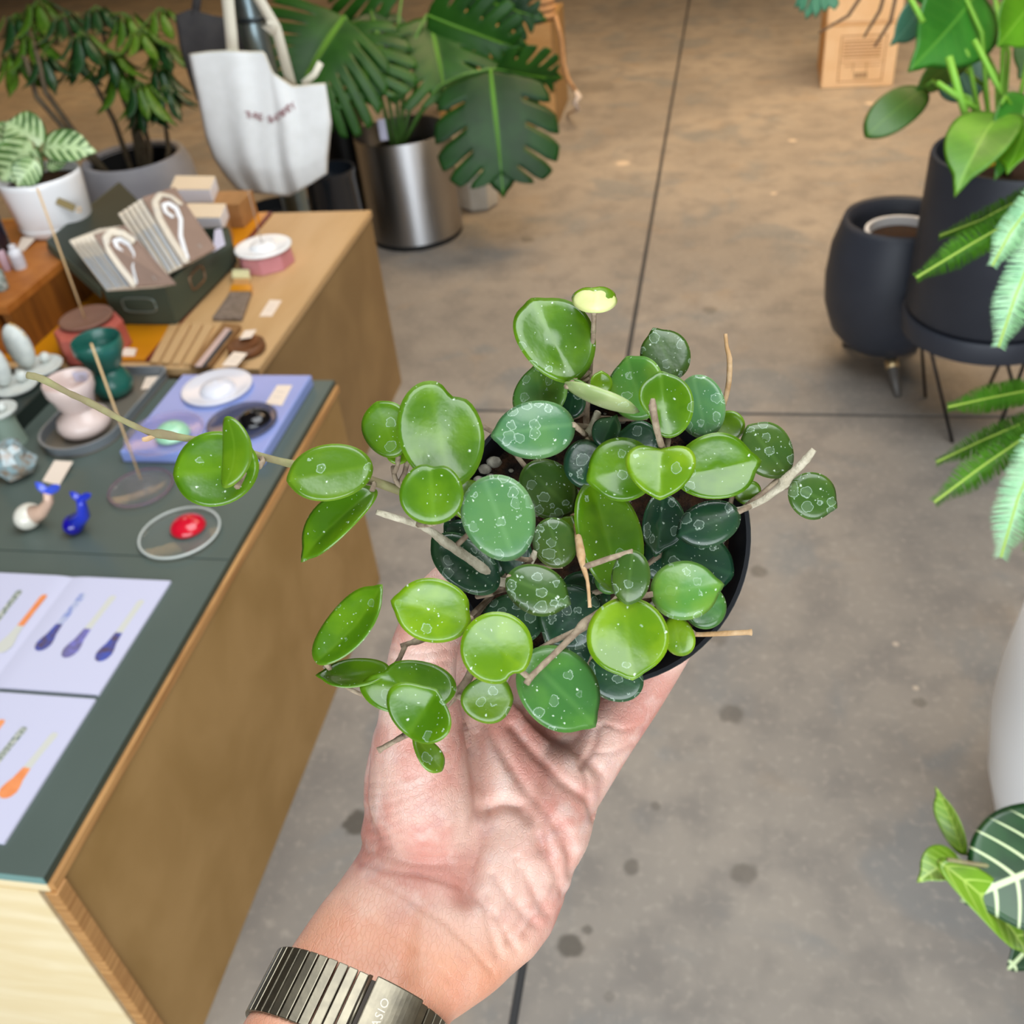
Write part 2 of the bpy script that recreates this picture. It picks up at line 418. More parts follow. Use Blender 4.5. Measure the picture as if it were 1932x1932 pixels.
# ------------------------------------------------------------------ the held plant: stems (pixel x, y, depth), radius in pixels
STEMS = [
    ('runner', M_STEMGR, [(52, 708, .302), (75, 712, .302), (130, 742, .303), (165, 757, .303), (225, 790, .304), (285, 818, .305), (300, 818, .305), (345, 826, .306), (400, 834, .307), (495, 862, .31), (560, 878, .314), (640, 892, .318), (700, 906, .322), (760, 928, .327), (840, 960, .337), (930, 990, .358)],
     [7, 7, 6, 7, 6, 6, 10, 7, 6.5, 7, 8, 8, 9, 9, 8, 7]),
    ('runner', M_STEMG, [(710, 966, .316), (730, 972, .317), (790, 990, .32), (815, 1003, .322), (838, 1022, .324), (848, 1028, .325), (880, 1050, .329), (903, 1066, .332), (945, 1103, .338), (985, 1090, .36)],
     [5, 6.5, 6.5, 7, 10, 10, 9, 10, 9, 8]),
    ('runner', M_STEM, [(993, 1290, .303), (1000, 1278, .304), (1050, 1230, .307), (1090, 1190, .31), (1100, 1180, .311), (1140, 1150, .316), (1168, 1128, .32), (1200, 1080, .358)], [7, 6, 6, 7, 11, 7, 7, 6]),
    ('runner', M_STEMG, [(1536, 848, .318), (1522, 866, .319), (1505, 884, .321), (1489, 898, .323), (1480, 910, .324), (1470, 922, .325), (1440, 944, .329), (1410, 958, .333), (1390, 964, .336), (1340, 970, .35), (1290, 980, .36)], [6, 8, 8, 8.5, 12, 7, 6, 5.5, 7, 6, 6]),
    ('runner', M_STEMT, [(1369, 630, .336), (1371, 655, .336), (1377, 675, .336), (1376, 720, .338), (1366, 765, .34), (1345, 800, .345), (1290, 860, .36)], [3.5, 4, 5.5, 5, 5, 5, 5]),
    ('runner', M_STEMT, [(1418, 1193, .322), (1412, 1193, .322), (1370, 1195, .324), (1310, 1198, .328), (1260, 1190, .338), (1210, 1150, .36)], [7, 5, 5, 4.5, 4.5, 4.5]),
    ('runner', M_STEMT, [(1113, 1146, .304), (1112, 1135, .304), (1109, 1095, .306), (1098, 1062, .309), (1097, 1050, .31), (1092, 1020, .317), (1085, 985, .335), (1075, 960, .36)], [4, 3.5, 3.5, 6, 9, 7, 4, 4]),
    ('runner', M_STEM, [(1232, 752, .304), (1231, 765, .304), (1233, 778, .304), (1240, 815, .308), (1250, 848, .313), (1262, 880, .33), (1260, 930, .358)], [4, 8, 7, 6, 7, 7, 6]),
    ('runner', M_STEM, [(1122, 560, .325), (1121, 590, .325), (1119, 640, .328), (1114, 690, .332), (1110, 735, .336), (1105, 790, .345), (1110, 850, .36)], [5, 5, 4.5, 5, 6, 6, 6]),
    ('runner', M_STEM, [(880, 788, .335), (903, 800, .335), (935, 818, .338), (985, 850, .358)], [4, 5, 4.5, 4.5]),
    ('runner', M_STEMG, [(1128, 778, .335), (1118, 800, .338), (1105, 826, .335), (1112, 818, .336), (1120, 800, .342), (1130, 860, .358)], [7, 6, 9, 8, 7, 6]),
    ('runner', M_STEM, [(714, 1416, .311), (722, 1411, .311), (745, 1398, .311), (770, 1384, .312), (800, 1370, .317), (850, 1322, .325), (880, 1288, .328), (895, 1255, .33), (885, 1175, .338), (930, 1120, .358)], [7, 5, 5, 7, 7, 8, 9, 8, 7, 6]),
    ('runner', M_STEM, [(756, 1219, .318), (775, 1213, .318), (785, 1210, .318), (820, 1200, .322), (880, 1170, .332), (940, 1110, .358)], [5, 5, 7, 5, 5, 5]),
    ('runner', M_STEM, [(612, 1256, .318), (655, 1300, .322), (720, 1325, .325), (800, 1335, .325), (860, 1312, .326)], [5, 4, 4, 5, 6]),
    ('runner', M_STEMG, [(1012, 1040, .322), (1000, 1062, .322), (985, 1085, .326), (990, 1110, .358)], [7, 7, 6, 6]),
    ('runner', M_STEM, [(930, 1120, .335), (890, 1128, .338), (960, 1110, .356)], [5, 5, 5]),
    ('cut_stub', M_STEMT, [(269, 829, .3035), (276, 829, .3035), (288, 824, .305), (296, 819, .305)], [4, 5, 5, 5]),
    ('runner', M_STEM, [(742, 880, .326), (745, 905, .324), (760, 925, .327)], [5, 5, 6]),
]
stem_pts = []
for nm, m, pts, rad in STEMS:
    w = [P(*p) for p in pts]; dense = []; dr = []
    for i in range(len(w) - 1):
        n = 4
        for k in range(n):
            f = k / n; dense.append(w[i] * (1 - f) + w[i + 1] * f); dr.append((rad[i] * (1 - f) + rad[i + 1] * f))
    dense.append(w[-1]); dr.append(rad[-1])
    for _ in range(2): dense = [dense[0]] + [(dense[i - 1] + 2 * dense[i] + dense[i + 1]) / 4 for i in range(1, len(dense) - 1)] + [dense[-1]]
    mb = MB(); mb.tube(dense, [px2m(r, p) * rng.uniform(.93, 1.07) for r, p in zip(dr, dense)], 10)
    mb.build(nm, m, hoya, smooth=True); stem_pts += dense[2:]
stem_pts = A3(stem_pts); stem_dep = A3([depth(p) for p in stem_pts])

# ------------------------------------------------------------------ the held plant: leaves  (base px, tip px, half width px, depth, tone, options)
LV = [
    (1083, 722, 1002, 562, 70, .332, 'b', dict(roll=-20, dz=.010, fold=.38, egg=.0)),
    (1032, 792, 1013, 684, 52, .336, 'l', dict(roll=22, dz=.008, fold=.25, egg=.25)),
    (1086, 800, 926, 822, 55, .316, 'g', dict(roll=-8, dz=-.004, cup=-.12, egg=.1)),
    (1121, 590, 1123, 536, 42, .324, 'p', dict(dz=.012, fold=-.25, notch=((0, .55, 34),), point=0, egg=-.25)),
    (1121, 584, 1119, 531, 41, .3255, 'y', dict(dz=.012, fold=-.25, notch=((0, .5, 34),), point=0, egg=-.25)),
    (1064, 727, 1205, 784, 17, .322, 'u', dict(roll=100, dz=.004, cup=.1, th=.003)),
    (1122, 742, 1066, 716, 14, .328, 'b', dict(roll=50, cup=.3)),
    (1132, 748, 1132, 700, 21, .324, 'y', dict(cup=.35, roll=-20)),
    (1222, 790, 1182, 672, 54, .332, 'l', dict(roll=15, dz=.008, fold=.18)),
    (1277, 716, 1232, 618, 46, .346, 'o', dict(roll=-10, dz=.004, point=.2)),
    (1262, 832, 1243, 705, 51, .318, 'b', dict(roll=-10, cup=.3, notch=((-118, .25, 28),), fold=.25, dz=.006)),
    (1335, 826, 1308, 708, 46, .328, 'g', dict(roll=10, point=0, dz=.003)),
    (1392, 828, 1358, 780, 30, .338, 'k', dict(roll=20, point=.0)),
    (1136, 846, 1164, 782, 26, .330, 'd', dict(roll=30, fold=.5, point=.3)),
    (1108, 829, 1098, 922, 40, .329, 'd', dict(roll=8, point=.05, dz=-.003)),
    (1236, 868, 1106, 908, 61, .320, 'b', dict(roll=-12, fold=.15, dz=-.003)),
    (1247, 834, 1245, 944, 64, .309, 'y', dict(dz=-.006, fold=.3, notch=((180, .22, 26),), point=.08, egg=.22)),
    (1270, 902, 1437, 870, 62, .321, 'b', dict(roll=14, fold=.42, point=.22, cup=.05)),
    (1385, 922, 1442, 938, 24, .337, 'k', dict(roll=-20, point=.35)),
    (1484, 896, 1410, 802, 47, .333, 'o', dict(roll=-14, point=.1, egg=-.1)),
    (1490, 915, 1580, 958, 44, .324, 'o', dict(roll=12, point=.16, egg=.0)),
    (1396, 965, 1276, 1012, 43, .324, 'd', dict(roll=-6, cup=-.1, point=.1)),
    (1250, 930, 1236, 1052, 40, .338, 'd', dict(roll=20, fold=.65, point=.3)),
    (1250, 1040, 1385, 1085, 58, .341, 'd', dict(roll=6, point=.05)),
    (1228, 1122, 1368, 1102, 56, .315, 'l', dict(roll=6, cup=-.1, point=.2, egg=.1)),
    (1292, 1160, 1368, 1130, 42, .332, 'm', dict(roll=-10, point=0)),
    (1176, 1132, 1194, 1288, 77, .306, 'y', dict(dz=-.010, cup=.25, point=.14)),
    (1272, 1162, 1288, 1238, 30, .322, 'y', dict(roll=-25, point=0, egg=-.1)),
    (1195, 1038, 1183, 1142, 37, .305, 'o', dict(roll=-12, cup=-.1, point=.05)),
    (1172, 1118, 1112, 905, 60, .327, 'b', dict(roll=-18, dz=.003, fold=.45, point=.05)),
    (1160, 1062, 1140, 1120, 28, .330, 'm', dict(point=0)),
    (990, 880, 1082, 968, 52, .336, 'o', dict(roll=12, dz=.004, point=.1)),
    (972, 1056, 912, 900, 69, .309, 'g', dict(roll=5, point=.0, egg=-.1, dz=.002)),
    (1062, 1070, 1032, 978, 42, .322, 'o', dict(roll=-8, point=.0)),
    (1060, 1010, 1082, 972, 18, .334, 'k', dict(roll=30, point=.3)),
    (956, 1088, 1078, 1140, 47, .303, 'o', dict(roll=6, cup=-.12, point=.16, egg=.0)),
    (938, 1112, 815, 1012, 46, .333, 'd', dict(roll=-14, point=.08)),
    (950, 1085, 838, 985, 40, .341, 'd', dict(roll=10, point=.1)),
    (1028, 1165, 905, 1175, 50, .338, 'd', dict(roll=-6, dz=.003, point=.05)),
    (1118, 1118, 1030, 1216, 62, .333, 'd', dict(roll=8, point=.16)),
    (1135, 1090, 1062, 1170, 52, .339, 'd', dict(roll=-12, point=.1)),
    (990, 1236, 1124, 1372, 72, .309, 'm', dict(roll=10, point=.16, fold=.12, egg=.05)),
    (1108, 1256, 1212, 1300, 44, .327, 'd', dict(roll=-6, dz=-.003, point=.0)),
    (1125, 1200, 1060, 1250, 46, .338, 'd', dict(roll=10, point=.1)),
    (893, 1168, 738, 1132, 60, .305, 'y', dict(roll=8, cup=.18, point=.14, notch=((165, .1, 18),))),
    (884, 1178, 992, 1262, 68, .299, 'y', dict(roll=-10, cup=.22, point=.02, notch=((22, .16, 12),))),
    (868, 1318, 968, 1318, 45, .322, 'k', dict(roll=-12, dz=.003, cup=.15, point=.05, egg=-.15)),
    (610, 1256, 735, 1110, 40, .308, 'b', dict(roll=38, fold=.45, bend=-.25, point=.15)),
    (738, 1272, 597, 1282, 27, .313, 'b', dict(roll=-40, cup=.35, point=.2)),
    (862, 1300, 680, 1300, 50, .310, 'b', dict(roll=-12, cup=.4, bend=.1, point=.05, notch=((48, .22, 16),))),
    (772, 1388, 828, 1300, 68, .297, 'b', dict(roll=16, fold=.35, cup=.15, point=.16, egg=-.1)),
    (778, 1388, 832, 1456, 22, .310, 'k', dict(roll=30, cup=.2, point=.05, egg=-.3)),
    (706, 920, 562, 1058, 38, .316, 'b', dict(roll=-40, fold=.4, point=.22, bend=.1)),
    (704, 880, 541, 908, 53, .308, 'k', dict(roll=-12, cup=.1, fold=.15, point=.06, dz=-.003)),
    (492, 880, 330, 898, 70, .303, 'b', dict(roll=-14, cup=.15, point=.05, fold=.15)),
    (446, 922, 450, 786, 27, .292, 'k', dict(roll=42, bend=-.22, point=.0, th=.0026, skew=-.35)),
    (752, 862, 712, 758, 46, .319, 'b', dict(roll=14, cup=.15, point=.05, egg=-.1)),
    (770, 868, 730, 842, 22, .324, 'y', dict(roll=-10, cup=.2)),
    (850, 925, 808, 724, 79, .315, 'b', dict(roll=-12, cup=.15, point=.0, notch=((34, .18, 15),), wav=.06, dz=.008, fold=.12)),
    (820, 990, 812, 872, 60, .303, 'b', dict(roll=6, fold=.35, notch=((8, .14, 16),), point=.0, egg=.05)),
    (905, 985, 872, 905, 36, .322, 'k', dict(roll=-30, point=.05)),
    (985, 1080, 945, 1010, 38, .338, 'd', dict(roll=30, point=.05)),
    (1075, 790, 1085, 730, 25, .340, 'd', dict(roll=20)),
    (1240, 850, 1165, 820, 42, .345, 'd', dict(roll=10)),
    (1300, 1010, 1225, 1090, 50, .352, 'd', dict(roll=10)),
]
for i, (bx, by, tx, ty, hw, d, tone, kw) in enumerate(LV):
    mb = MB(); kw = dict(kw); kw.setdefault('th', 0.0019)
    b, t = px_leaf(mb, bx, by, tx, ty, hw, d, mi=0, **kw)
    # short petiole to the nearest runner
    dd = np.linalg.norm(stem_pts - b, axis=1) + np.where(stem_dep < d + .001, 1.0, 0.0); q = stem_pts[int(dd.argmin())]
    if 0.001 < dd.min() < 0.03:
        mid = (b + q) / 2 + view * 0.002
        mb.tube([b + (t - b) * 0.03 + view * 0.0006, mid, q], [0.0010, 0.0009, 0.0010], 6, mi=1)
    mb.build('leaf', [HM[tone], M_STEM], hoya, smooth=True, merge=False)

# ------------------------------------------------------------------ the hand and forearm
def skin_mat():
    t = NT('skin')
    c = t.mix(t.ramp(t.noise(34, 3), 0.36, 0.66), lin('#DFB9AA'), lin('#CB8E80'))
    c = t.mix(t.math('MULTIPLY', t.ramp(t.noise(90, 4), 0.48, 0.72), 0.5), c, lin('#E8D0C6'))
    c = t.mix(t.math('MULTIPLY', t.ramp(t.noise(55, 4, dist=.6), 0.55, 0.75), 0.3), c, lin('#A88088'))
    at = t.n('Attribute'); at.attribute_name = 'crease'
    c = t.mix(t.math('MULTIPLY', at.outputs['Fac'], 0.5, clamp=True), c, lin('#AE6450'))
    fo = t.n('Attribute'); fo.attribute_name = 'forearm'
    c = t.mix(t.math('MULTIPLY', fo.outputs['Fac'], 0.6, clamp=True), c, lin('#D9936A'))
    t.color(c); t.set(Roughness=0.42)
    t.b.inputs['Subsurface Weight'].default_value = 0.25; t.b.inputs['Subsurface Radius'].default_value = (0.006, 0.0022, 0.0012); t.b.inputs['Subsurface Scale'].default_value = 0.5
    n1 = t.noise(520, 4, stretch=(1, .35, 1)); n2 = t.noise(180, 4)
    v = t.n('TexVoronoi'); v.feature = 'DISTANCE_TO_EDGE'; v.inputs['Scale'].default_value = 620
    tc = t.n('TexCoord'); mp = t.n('Mapping'); mp.inputs['Scale'].default_value = (1, .5, 1); mp.inputs['Rotation'].default_value = (0, 0, .6)
    t.l(tc.outputs['Object'], mp.inputs[0]); t.l(mp.outputs[0], v.inputs['Vector'])
    h = t.math('ADD', t.math('MULTIPLY', t.ramp(v.outputs['Distance'], 0, .12), .5), t.math('ADD', t.math('MULTIPLY', n1, .5), t.math('MULTIPLY', n2, 1.0)))
    t.bump(h, 0.35, 0.0006); return t.m


M_SKIN = skin_mat()
# cross-sections: left px, right px, depth, half thickness
SEC = [((60, 2620), (430, 2800), .275, .036), ((190, 2390), (590, 2540), .300, .033), ((300, 2200), (720, 2310), .318, .030), ((410, 2030), (765, 2110), .334, .028), ((500, 1884), (828, 1952), .352, .0255), ((573, 1772), (885, 1846), .366, .0235),
       ((634, 1684), (985, 1772), .378, .0225), ((668, 1620), (1058, 1698), .386, .0215), ((686, 1540), (1092, 1610), .391, .020), ((690, 1440), (1118, 1530), .395, .0185),
       ((740, 1370), (1150, 1460), .399, .0165), ((820, 1330), (1170, 1400), .403, .0135)]
def section(t):
    """interpolated cross-section: centre, width vector, normal, half width, half thickness"""
    t = max(0, min(len(SEC) - 1.001, t)); i = int(t); f = t - i
    g = lambda k: (1 - f) * A3(SEC[i][k]) + f * A3(SEC[i + 1][k])
    l, r, d, h = g(0), g(1), float(g(2)), float(g(3))
    a, b = P(l[0], l[1], d), P(r[0], r[1], d); return (a + b) / 2, (b - a) / 2, h
def sec_frame(t):
    c, w, h = section(t); c2 = section(t + .05)[0]; c1 = section(t - .05)[0]
    ax = nrm(c2 - c1); W = nrm(w - ax * (w @ ax)); Nn = nrm(np.cross(W, ax))
    if Nn @ (CAM - c) < 0: Nn = -Nn
    return c, W, Nn, ax, np.linalg.norm(w), h


mb = MB(); ST = 40; NSEC = 56; vs = []; fs = []
for i in range(NSEC):
    c, W, Nn, ax, w, h = sec_frame(i / (NSEC - 1) * (len(SEC) - 1))
    for k in range(ST):
        a = 2 * PI * k / ST; ca, sa = math.cos(a), math.sin(a)
        e = 0.86
        vs.append(c + W * w * math.copysign(abs(ca) ** e, ca) + Nn * h * math.copysign(abs(sa) ** e, sa))
fs = [(i * ST + k, i * ST + (k + 1) % ST, (i + 1) * ST + (k + 1) % ST, (i + 1) * ST + k) for i in range(NSEC - 1) for k in range(ST)]
fs += [tuple(range(ST - 1, -1, -1)), tuple(range((NSEC - 1) * ST, NSEC * ST))]
mb.add(vs, fs)
def chain(pts):
    """tapered limb: (px, py, depth, radius m)"""
    w = [P(*p[:3]) for p in pts]; r = [p[3] for p in pts]
    dp = []; dr = []
    for i in range(len(w) - 1):
        for k in range(6):
            f = k / 6; dp.append(w[i] * (1 - f) + w[i + 1] * f); dr.append(r[i] * (1 - f) + r[i + 1] * f)
    dp.append(w[-1]); dr.append(r[-1])
    for _ in range(3): dp = [dp[0]] + [(dp[i - 1] + 2 * dp[i] + dp[i + 1]) / 4 for i in range(1, len(dp) - 1)] + [dp[-1]]
    mb.tube(dp, dr, 18); mb.ball(dp[0], dr[0], 18, 12); mb.ball(dp[-1], dr[-1], 18, 12)
chain([(818, 1590, .388, .0190), (800, 1500, .380, .0218), (796, 1410, .376, .0195)])                 # thumb mound
chain([(796, 1410, .375, .0185), (790, 1300, .371, .0140), (800, 1220, .370, .0128), (832, 1130, .371, .0108), (848, 1108, .372, .0095)])   # thumb
chain([(985, 1640, .388, .0175), (1030, 1560, .390, .0180), (1062, 1470, .394, .0165)])              # heel of the hand
chain([(885, 1400, .400, .0120), (893, 1290, .408, .0106), (912, 1190, .420, .0100), (958, 1085, .441, .0092), (1010, 1010, .4425, .0082)])          # index finger
chain([(975, 1390, .402, .0120), (1015, 1270, .422, .0108), (1060, 1140, .4425, .0098), (1090, 1030, .4430, .0092), (1100, 965, .4420, .0084)])        # middle finger
chain([(1060, 1400, .402, .0118), (1140, 1280, .420, .0106), (1205, 1150, .4425, .0096), (1225, 1060, .4430, .0088), (1228, 1010, .4420, .0080)])      # ring finger
chain([(1080, 1480, .396, .0135), (1140, 1395, .399, .0120), (1205, 1312, .402, .0104), (1268, 1215, .405, .0094), (1302, 1140, .409, .0082), (1306, 1100, .411, .0075)])  # little finger
mb.ball(P(1010, 1420, .404), .016, 18, 12); mb.ball(P(920, 1420, .403), .015, 18, 12)
tmp = mb.build('person', M_SKIN, loc=P(700, 1900, .36), merge=False)
rm = tmp.modifiers.new('remesh', 'REMESH'); rm.mode = 'VOXEL'; rm.voxel_size = 0.0011
sm = tmp.modifiers.new('smooth', 'SMOOTH'); sm.factor = 0.5; sm.iterations = 14
dg = bpy.context.evaluated_depsgraph_get(); me = bpy.data.meshes.new_from_object(tmp.evaluated_get(dg)); tmp.modifiers.clear(); tmp.data = me
me.materials.clear(); me.materials.append(M_SKIN)
nv = len(me.vertices); co = np.zeros(nv * 3); me.vertices.foreach_get('co', co); co = co.reshape(-1, 3); no = np.zeros(nv * 3); me.vertices.foreach_get('normal', no); no = no.reshape(-1, 3)
wco = co + A3(tmp.location)[None]; q = (wco - CAM) @ MC; sx = q[:, 0] / q[:, 2] * FPX + 966; sy = q[:, 1] / q[:, 2] * FPX + 966
front = (no * (CAM - wco)).sum(1) > 0
crease = np.zeros(nv); disp = np.zeros(nv)
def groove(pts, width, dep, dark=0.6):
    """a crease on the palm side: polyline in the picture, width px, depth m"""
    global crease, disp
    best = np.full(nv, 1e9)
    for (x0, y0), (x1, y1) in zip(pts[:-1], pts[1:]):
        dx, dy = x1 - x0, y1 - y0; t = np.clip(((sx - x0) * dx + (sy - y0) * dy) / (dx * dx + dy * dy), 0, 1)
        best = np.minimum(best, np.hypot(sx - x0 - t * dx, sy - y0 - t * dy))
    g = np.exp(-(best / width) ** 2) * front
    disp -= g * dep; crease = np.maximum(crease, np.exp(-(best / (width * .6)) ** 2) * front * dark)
def hump(x, y, rx, ry, h, ang=0):
    global disp
    a = math.radians(ang); u = (sx - x) * math.cos(a) + (sy - y) * math.sin(a); v = -(sx - x) * math.sin(a) + (sy - y) * math.cos(a)
    disp += np.exp(-(u / rx) ** 2 - (v / ry) ** 2) * front * h
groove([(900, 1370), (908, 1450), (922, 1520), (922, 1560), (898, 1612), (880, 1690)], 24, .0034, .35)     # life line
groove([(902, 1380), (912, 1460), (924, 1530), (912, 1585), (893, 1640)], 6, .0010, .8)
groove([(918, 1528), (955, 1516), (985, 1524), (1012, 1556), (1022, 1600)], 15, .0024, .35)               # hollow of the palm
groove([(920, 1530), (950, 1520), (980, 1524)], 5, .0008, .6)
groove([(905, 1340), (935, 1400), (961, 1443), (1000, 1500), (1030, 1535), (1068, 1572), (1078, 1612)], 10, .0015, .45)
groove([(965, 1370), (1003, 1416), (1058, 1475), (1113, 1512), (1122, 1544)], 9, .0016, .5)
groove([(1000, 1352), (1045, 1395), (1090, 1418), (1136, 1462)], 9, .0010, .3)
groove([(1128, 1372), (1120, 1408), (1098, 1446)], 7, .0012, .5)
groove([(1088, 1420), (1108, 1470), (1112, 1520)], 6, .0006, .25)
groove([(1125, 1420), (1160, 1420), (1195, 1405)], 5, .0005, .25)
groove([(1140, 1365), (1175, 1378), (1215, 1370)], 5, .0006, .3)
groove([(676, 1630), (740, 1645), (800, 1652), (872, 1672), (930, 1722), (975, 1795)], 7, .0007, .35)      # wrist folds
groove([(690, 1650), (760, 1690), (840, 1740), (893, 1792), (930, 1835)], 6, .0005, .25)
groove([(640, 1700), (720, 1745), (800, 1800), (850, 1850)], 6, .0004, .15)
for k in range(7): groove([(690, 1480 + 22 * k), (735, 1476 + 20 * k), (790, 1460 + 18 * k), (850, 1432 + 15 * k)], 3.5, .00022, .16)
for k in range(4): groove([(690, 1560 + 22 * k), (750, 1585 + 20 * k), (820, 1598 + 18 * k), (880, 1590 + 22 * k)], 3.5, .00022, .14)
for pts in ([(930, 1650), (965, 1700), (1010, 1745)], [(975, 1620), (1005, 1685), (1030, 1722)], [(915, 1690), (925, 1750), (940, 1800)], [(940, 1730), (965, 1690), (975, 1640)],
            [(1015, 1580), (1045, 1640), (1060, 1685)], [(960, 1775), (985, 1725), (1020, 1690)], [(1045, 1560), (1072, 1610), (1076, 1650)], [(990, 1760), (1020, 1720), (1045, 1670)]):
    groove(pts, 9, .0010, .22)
groove([(735, 1245), (780, 1258), (845, 1248)], 4, .0005, .25); groove([(740, 1225), (790, 1236), (845, 1226)], 4, .0004, .25); groove([(722, 1320), (780, 1335), (850, 1325)], 5, .0004, .2)
hump(800, 1500, 80, 110, .0016, -8); hump(1000, 1670, 55, 80, .0022, 25); hump(1062, 1540, 32, 70, .0014, -25); hump(985, 1590, 30, 60, .0016, 20); hump(940, 1440, 26, 50, .0010, -20); hump(1060, 1430, 40, 30, .0012, 30)
groove([(800, 1850), (795, 1770), (812, 1700)], 22, .0012, .05); hump(762, 1780, 26, 90, .0012, 12)
co += no * disp[:, None]; me.vertices.foreach_set('co', co.ravel())
at = me.attributes.new('crease', 'FLOAT', 'POINT'); at.data.foreach_set('value', crease)
fa = np.clip(((sy - 0.35 * (sx - 700)) - 1640) / 120, 0, 1); at = me.attributes.new('forearm', 'FLOAT', 'POINT'); at.data.foreach_set('value', fa)
me.polygons.foreach_set('use_smooth', [True] * len(me.polygons)); me.update()
tag(tmp, 'left hand and bare forearm of a person, palm up, holding the small potted plant', 'person')

# ------------------------------------------------------------------ the wristwatch bracelet
M_STEEL = simple('brushed_bracelet_steel', '#7E786A', 0.38, 1.0, h2='#918A78', scale=160, bump=0.06)
M_STEELD = simple('dark_clasp_gap', '#2A2622', 0.35, 0.9)
c, W, Nn, ax, w, h = sec_frame(3.90)
W2 = nrm(W + 0.05 * ax); ax = nrm(ax - W2 * (ax @ W2)); Nn = nrm(np.cross(W2, ax)); Nn = Nn if Nn @ (CAM - c) > 0 else -Nn
watch = thing('wristwatch', 'silver steel link bracelet watch around the wrist, clasp on the inner side', 'watch', c - Nn * 0.03)
def ring(a, off=0.0):
    ca, sa = math.cos(a), math.sin(a); e = 0.86
    return c + W2 * (w - .0002 + off) * math.copysign(abs(ca) ** e, ca) + Nn * (h + off) * math.copysign(abs(sa) ** e, sa)
# arc length table starting at the thumb side going over the palm side
N_ = 720; ang = [PI + 0.35 - 2 * PI * i / N_ for i in range(N_ + 1)]
pts = [ring(a, 0.0018) for a in ang]; arc = np.concatenate([[0], np.cumsum([np.linalg.norm(pts[i + 1] - pts[i]) for i in range(N_)])])
def at_arc(s):
    s = s % arc[-1]; i = int(np.searchsorted(arc, s)); i = min(max(i, 1), N_)
    p = pts[i]; tg = nrm(pts[min(i + 1, N_)] - pts[i - 1]); return p, tg
BW = 0.0225; pitch = 0.0038; s = 0.0; lk = 0
clasp0, clasp1 = 0.0655, 0.0825
while s < arc[-1] - pitch * .6:
    if clasp0 - pitch * .5 < s < clasp1 + pitch * .4: s += 0.001; continue
    p, tg = at_arc(s); out = nrm(np.cross(tg, ax)); out = out if out @ (p - c) > 0 else -out
    R = np.stack([tg, ax, np.cross(tg, ax)], axis=1)
    m_ = MB(); m_.box(p, (pitch * 0.92, BW, 0.0018), R); m_.build('link', M_STEEL, watch, bevel=0.00035); lk += 1; s += pitch
m_ = MB(); rows = []
for k in range(13):
    s = clasp0 + (clasp1 - clasp0) * k / 12; p, tg = at_arc(s); out = nrm(np.cross(tg, ax)); out = out if out @ (p - c) > 0 else -out
    rows.append([p + out * 0.0014 - ax * BW * .52, p + out * 0.0014 + ax * BW * .52, p + out * 0.0032 + ax * BW * .52, p + out * 0.0032 - ax * BW * .52])
fs = [(i * 4 + j, i * 4 + (j + 1) % 4, (i + 1) * 4 + (j + 1) % 4, (i + 1) * 4 + j) for i in range(12) for j in range(4)] + [(3, 2, 1, 0), (48, 49, 50, 51)]
m_.add([p for r in rows for p in r], fs); clasp = m_.build('clasp', M_STEEL, watch, bevel=0.0005)
p, tg = at_arc(clasp0 - 0.0012); out = nrm(np.cross(tg, ax)); out = out if out @ (p - c) > 0 else -out
m_ = MB(); m_.box(p + out * 0.0003, (0.0032, BW * .9, 0.0016), np.stack([tg, ax, np.cross(tg, ax)], axis=1)); m_.build('clasp_gap', M_STEELD, watch, label='dark gap beside the clasp')
m_ = MB(); p, tg = at_arc(clasp0 - 0.0022); m_.tube([p + out * .001 - ax * BW * .5, p + out * .001 + ax * BW * .5], 0.0008, 8); m_.build('hinge_pin', M_STEEL, watch, smooth=True)
p, tg = at_arc(clasp0 + 0.0068); out = nrm(np.cross(tg, ax)); out = out if out @ (p - c) > 0 else -out
m_ = MB(); text_mesh('CASIO', 0.0040, 0.00006, np.stack([ax, nrm(np.cross(out, ax)), out], axis=1), p + out * 0.00318 - tg * .0012, m_, space=1.15)
m_.build('engraved_lettering', simple('engraved_letters', '#B0A898', 0.3, 1.0), clasp)
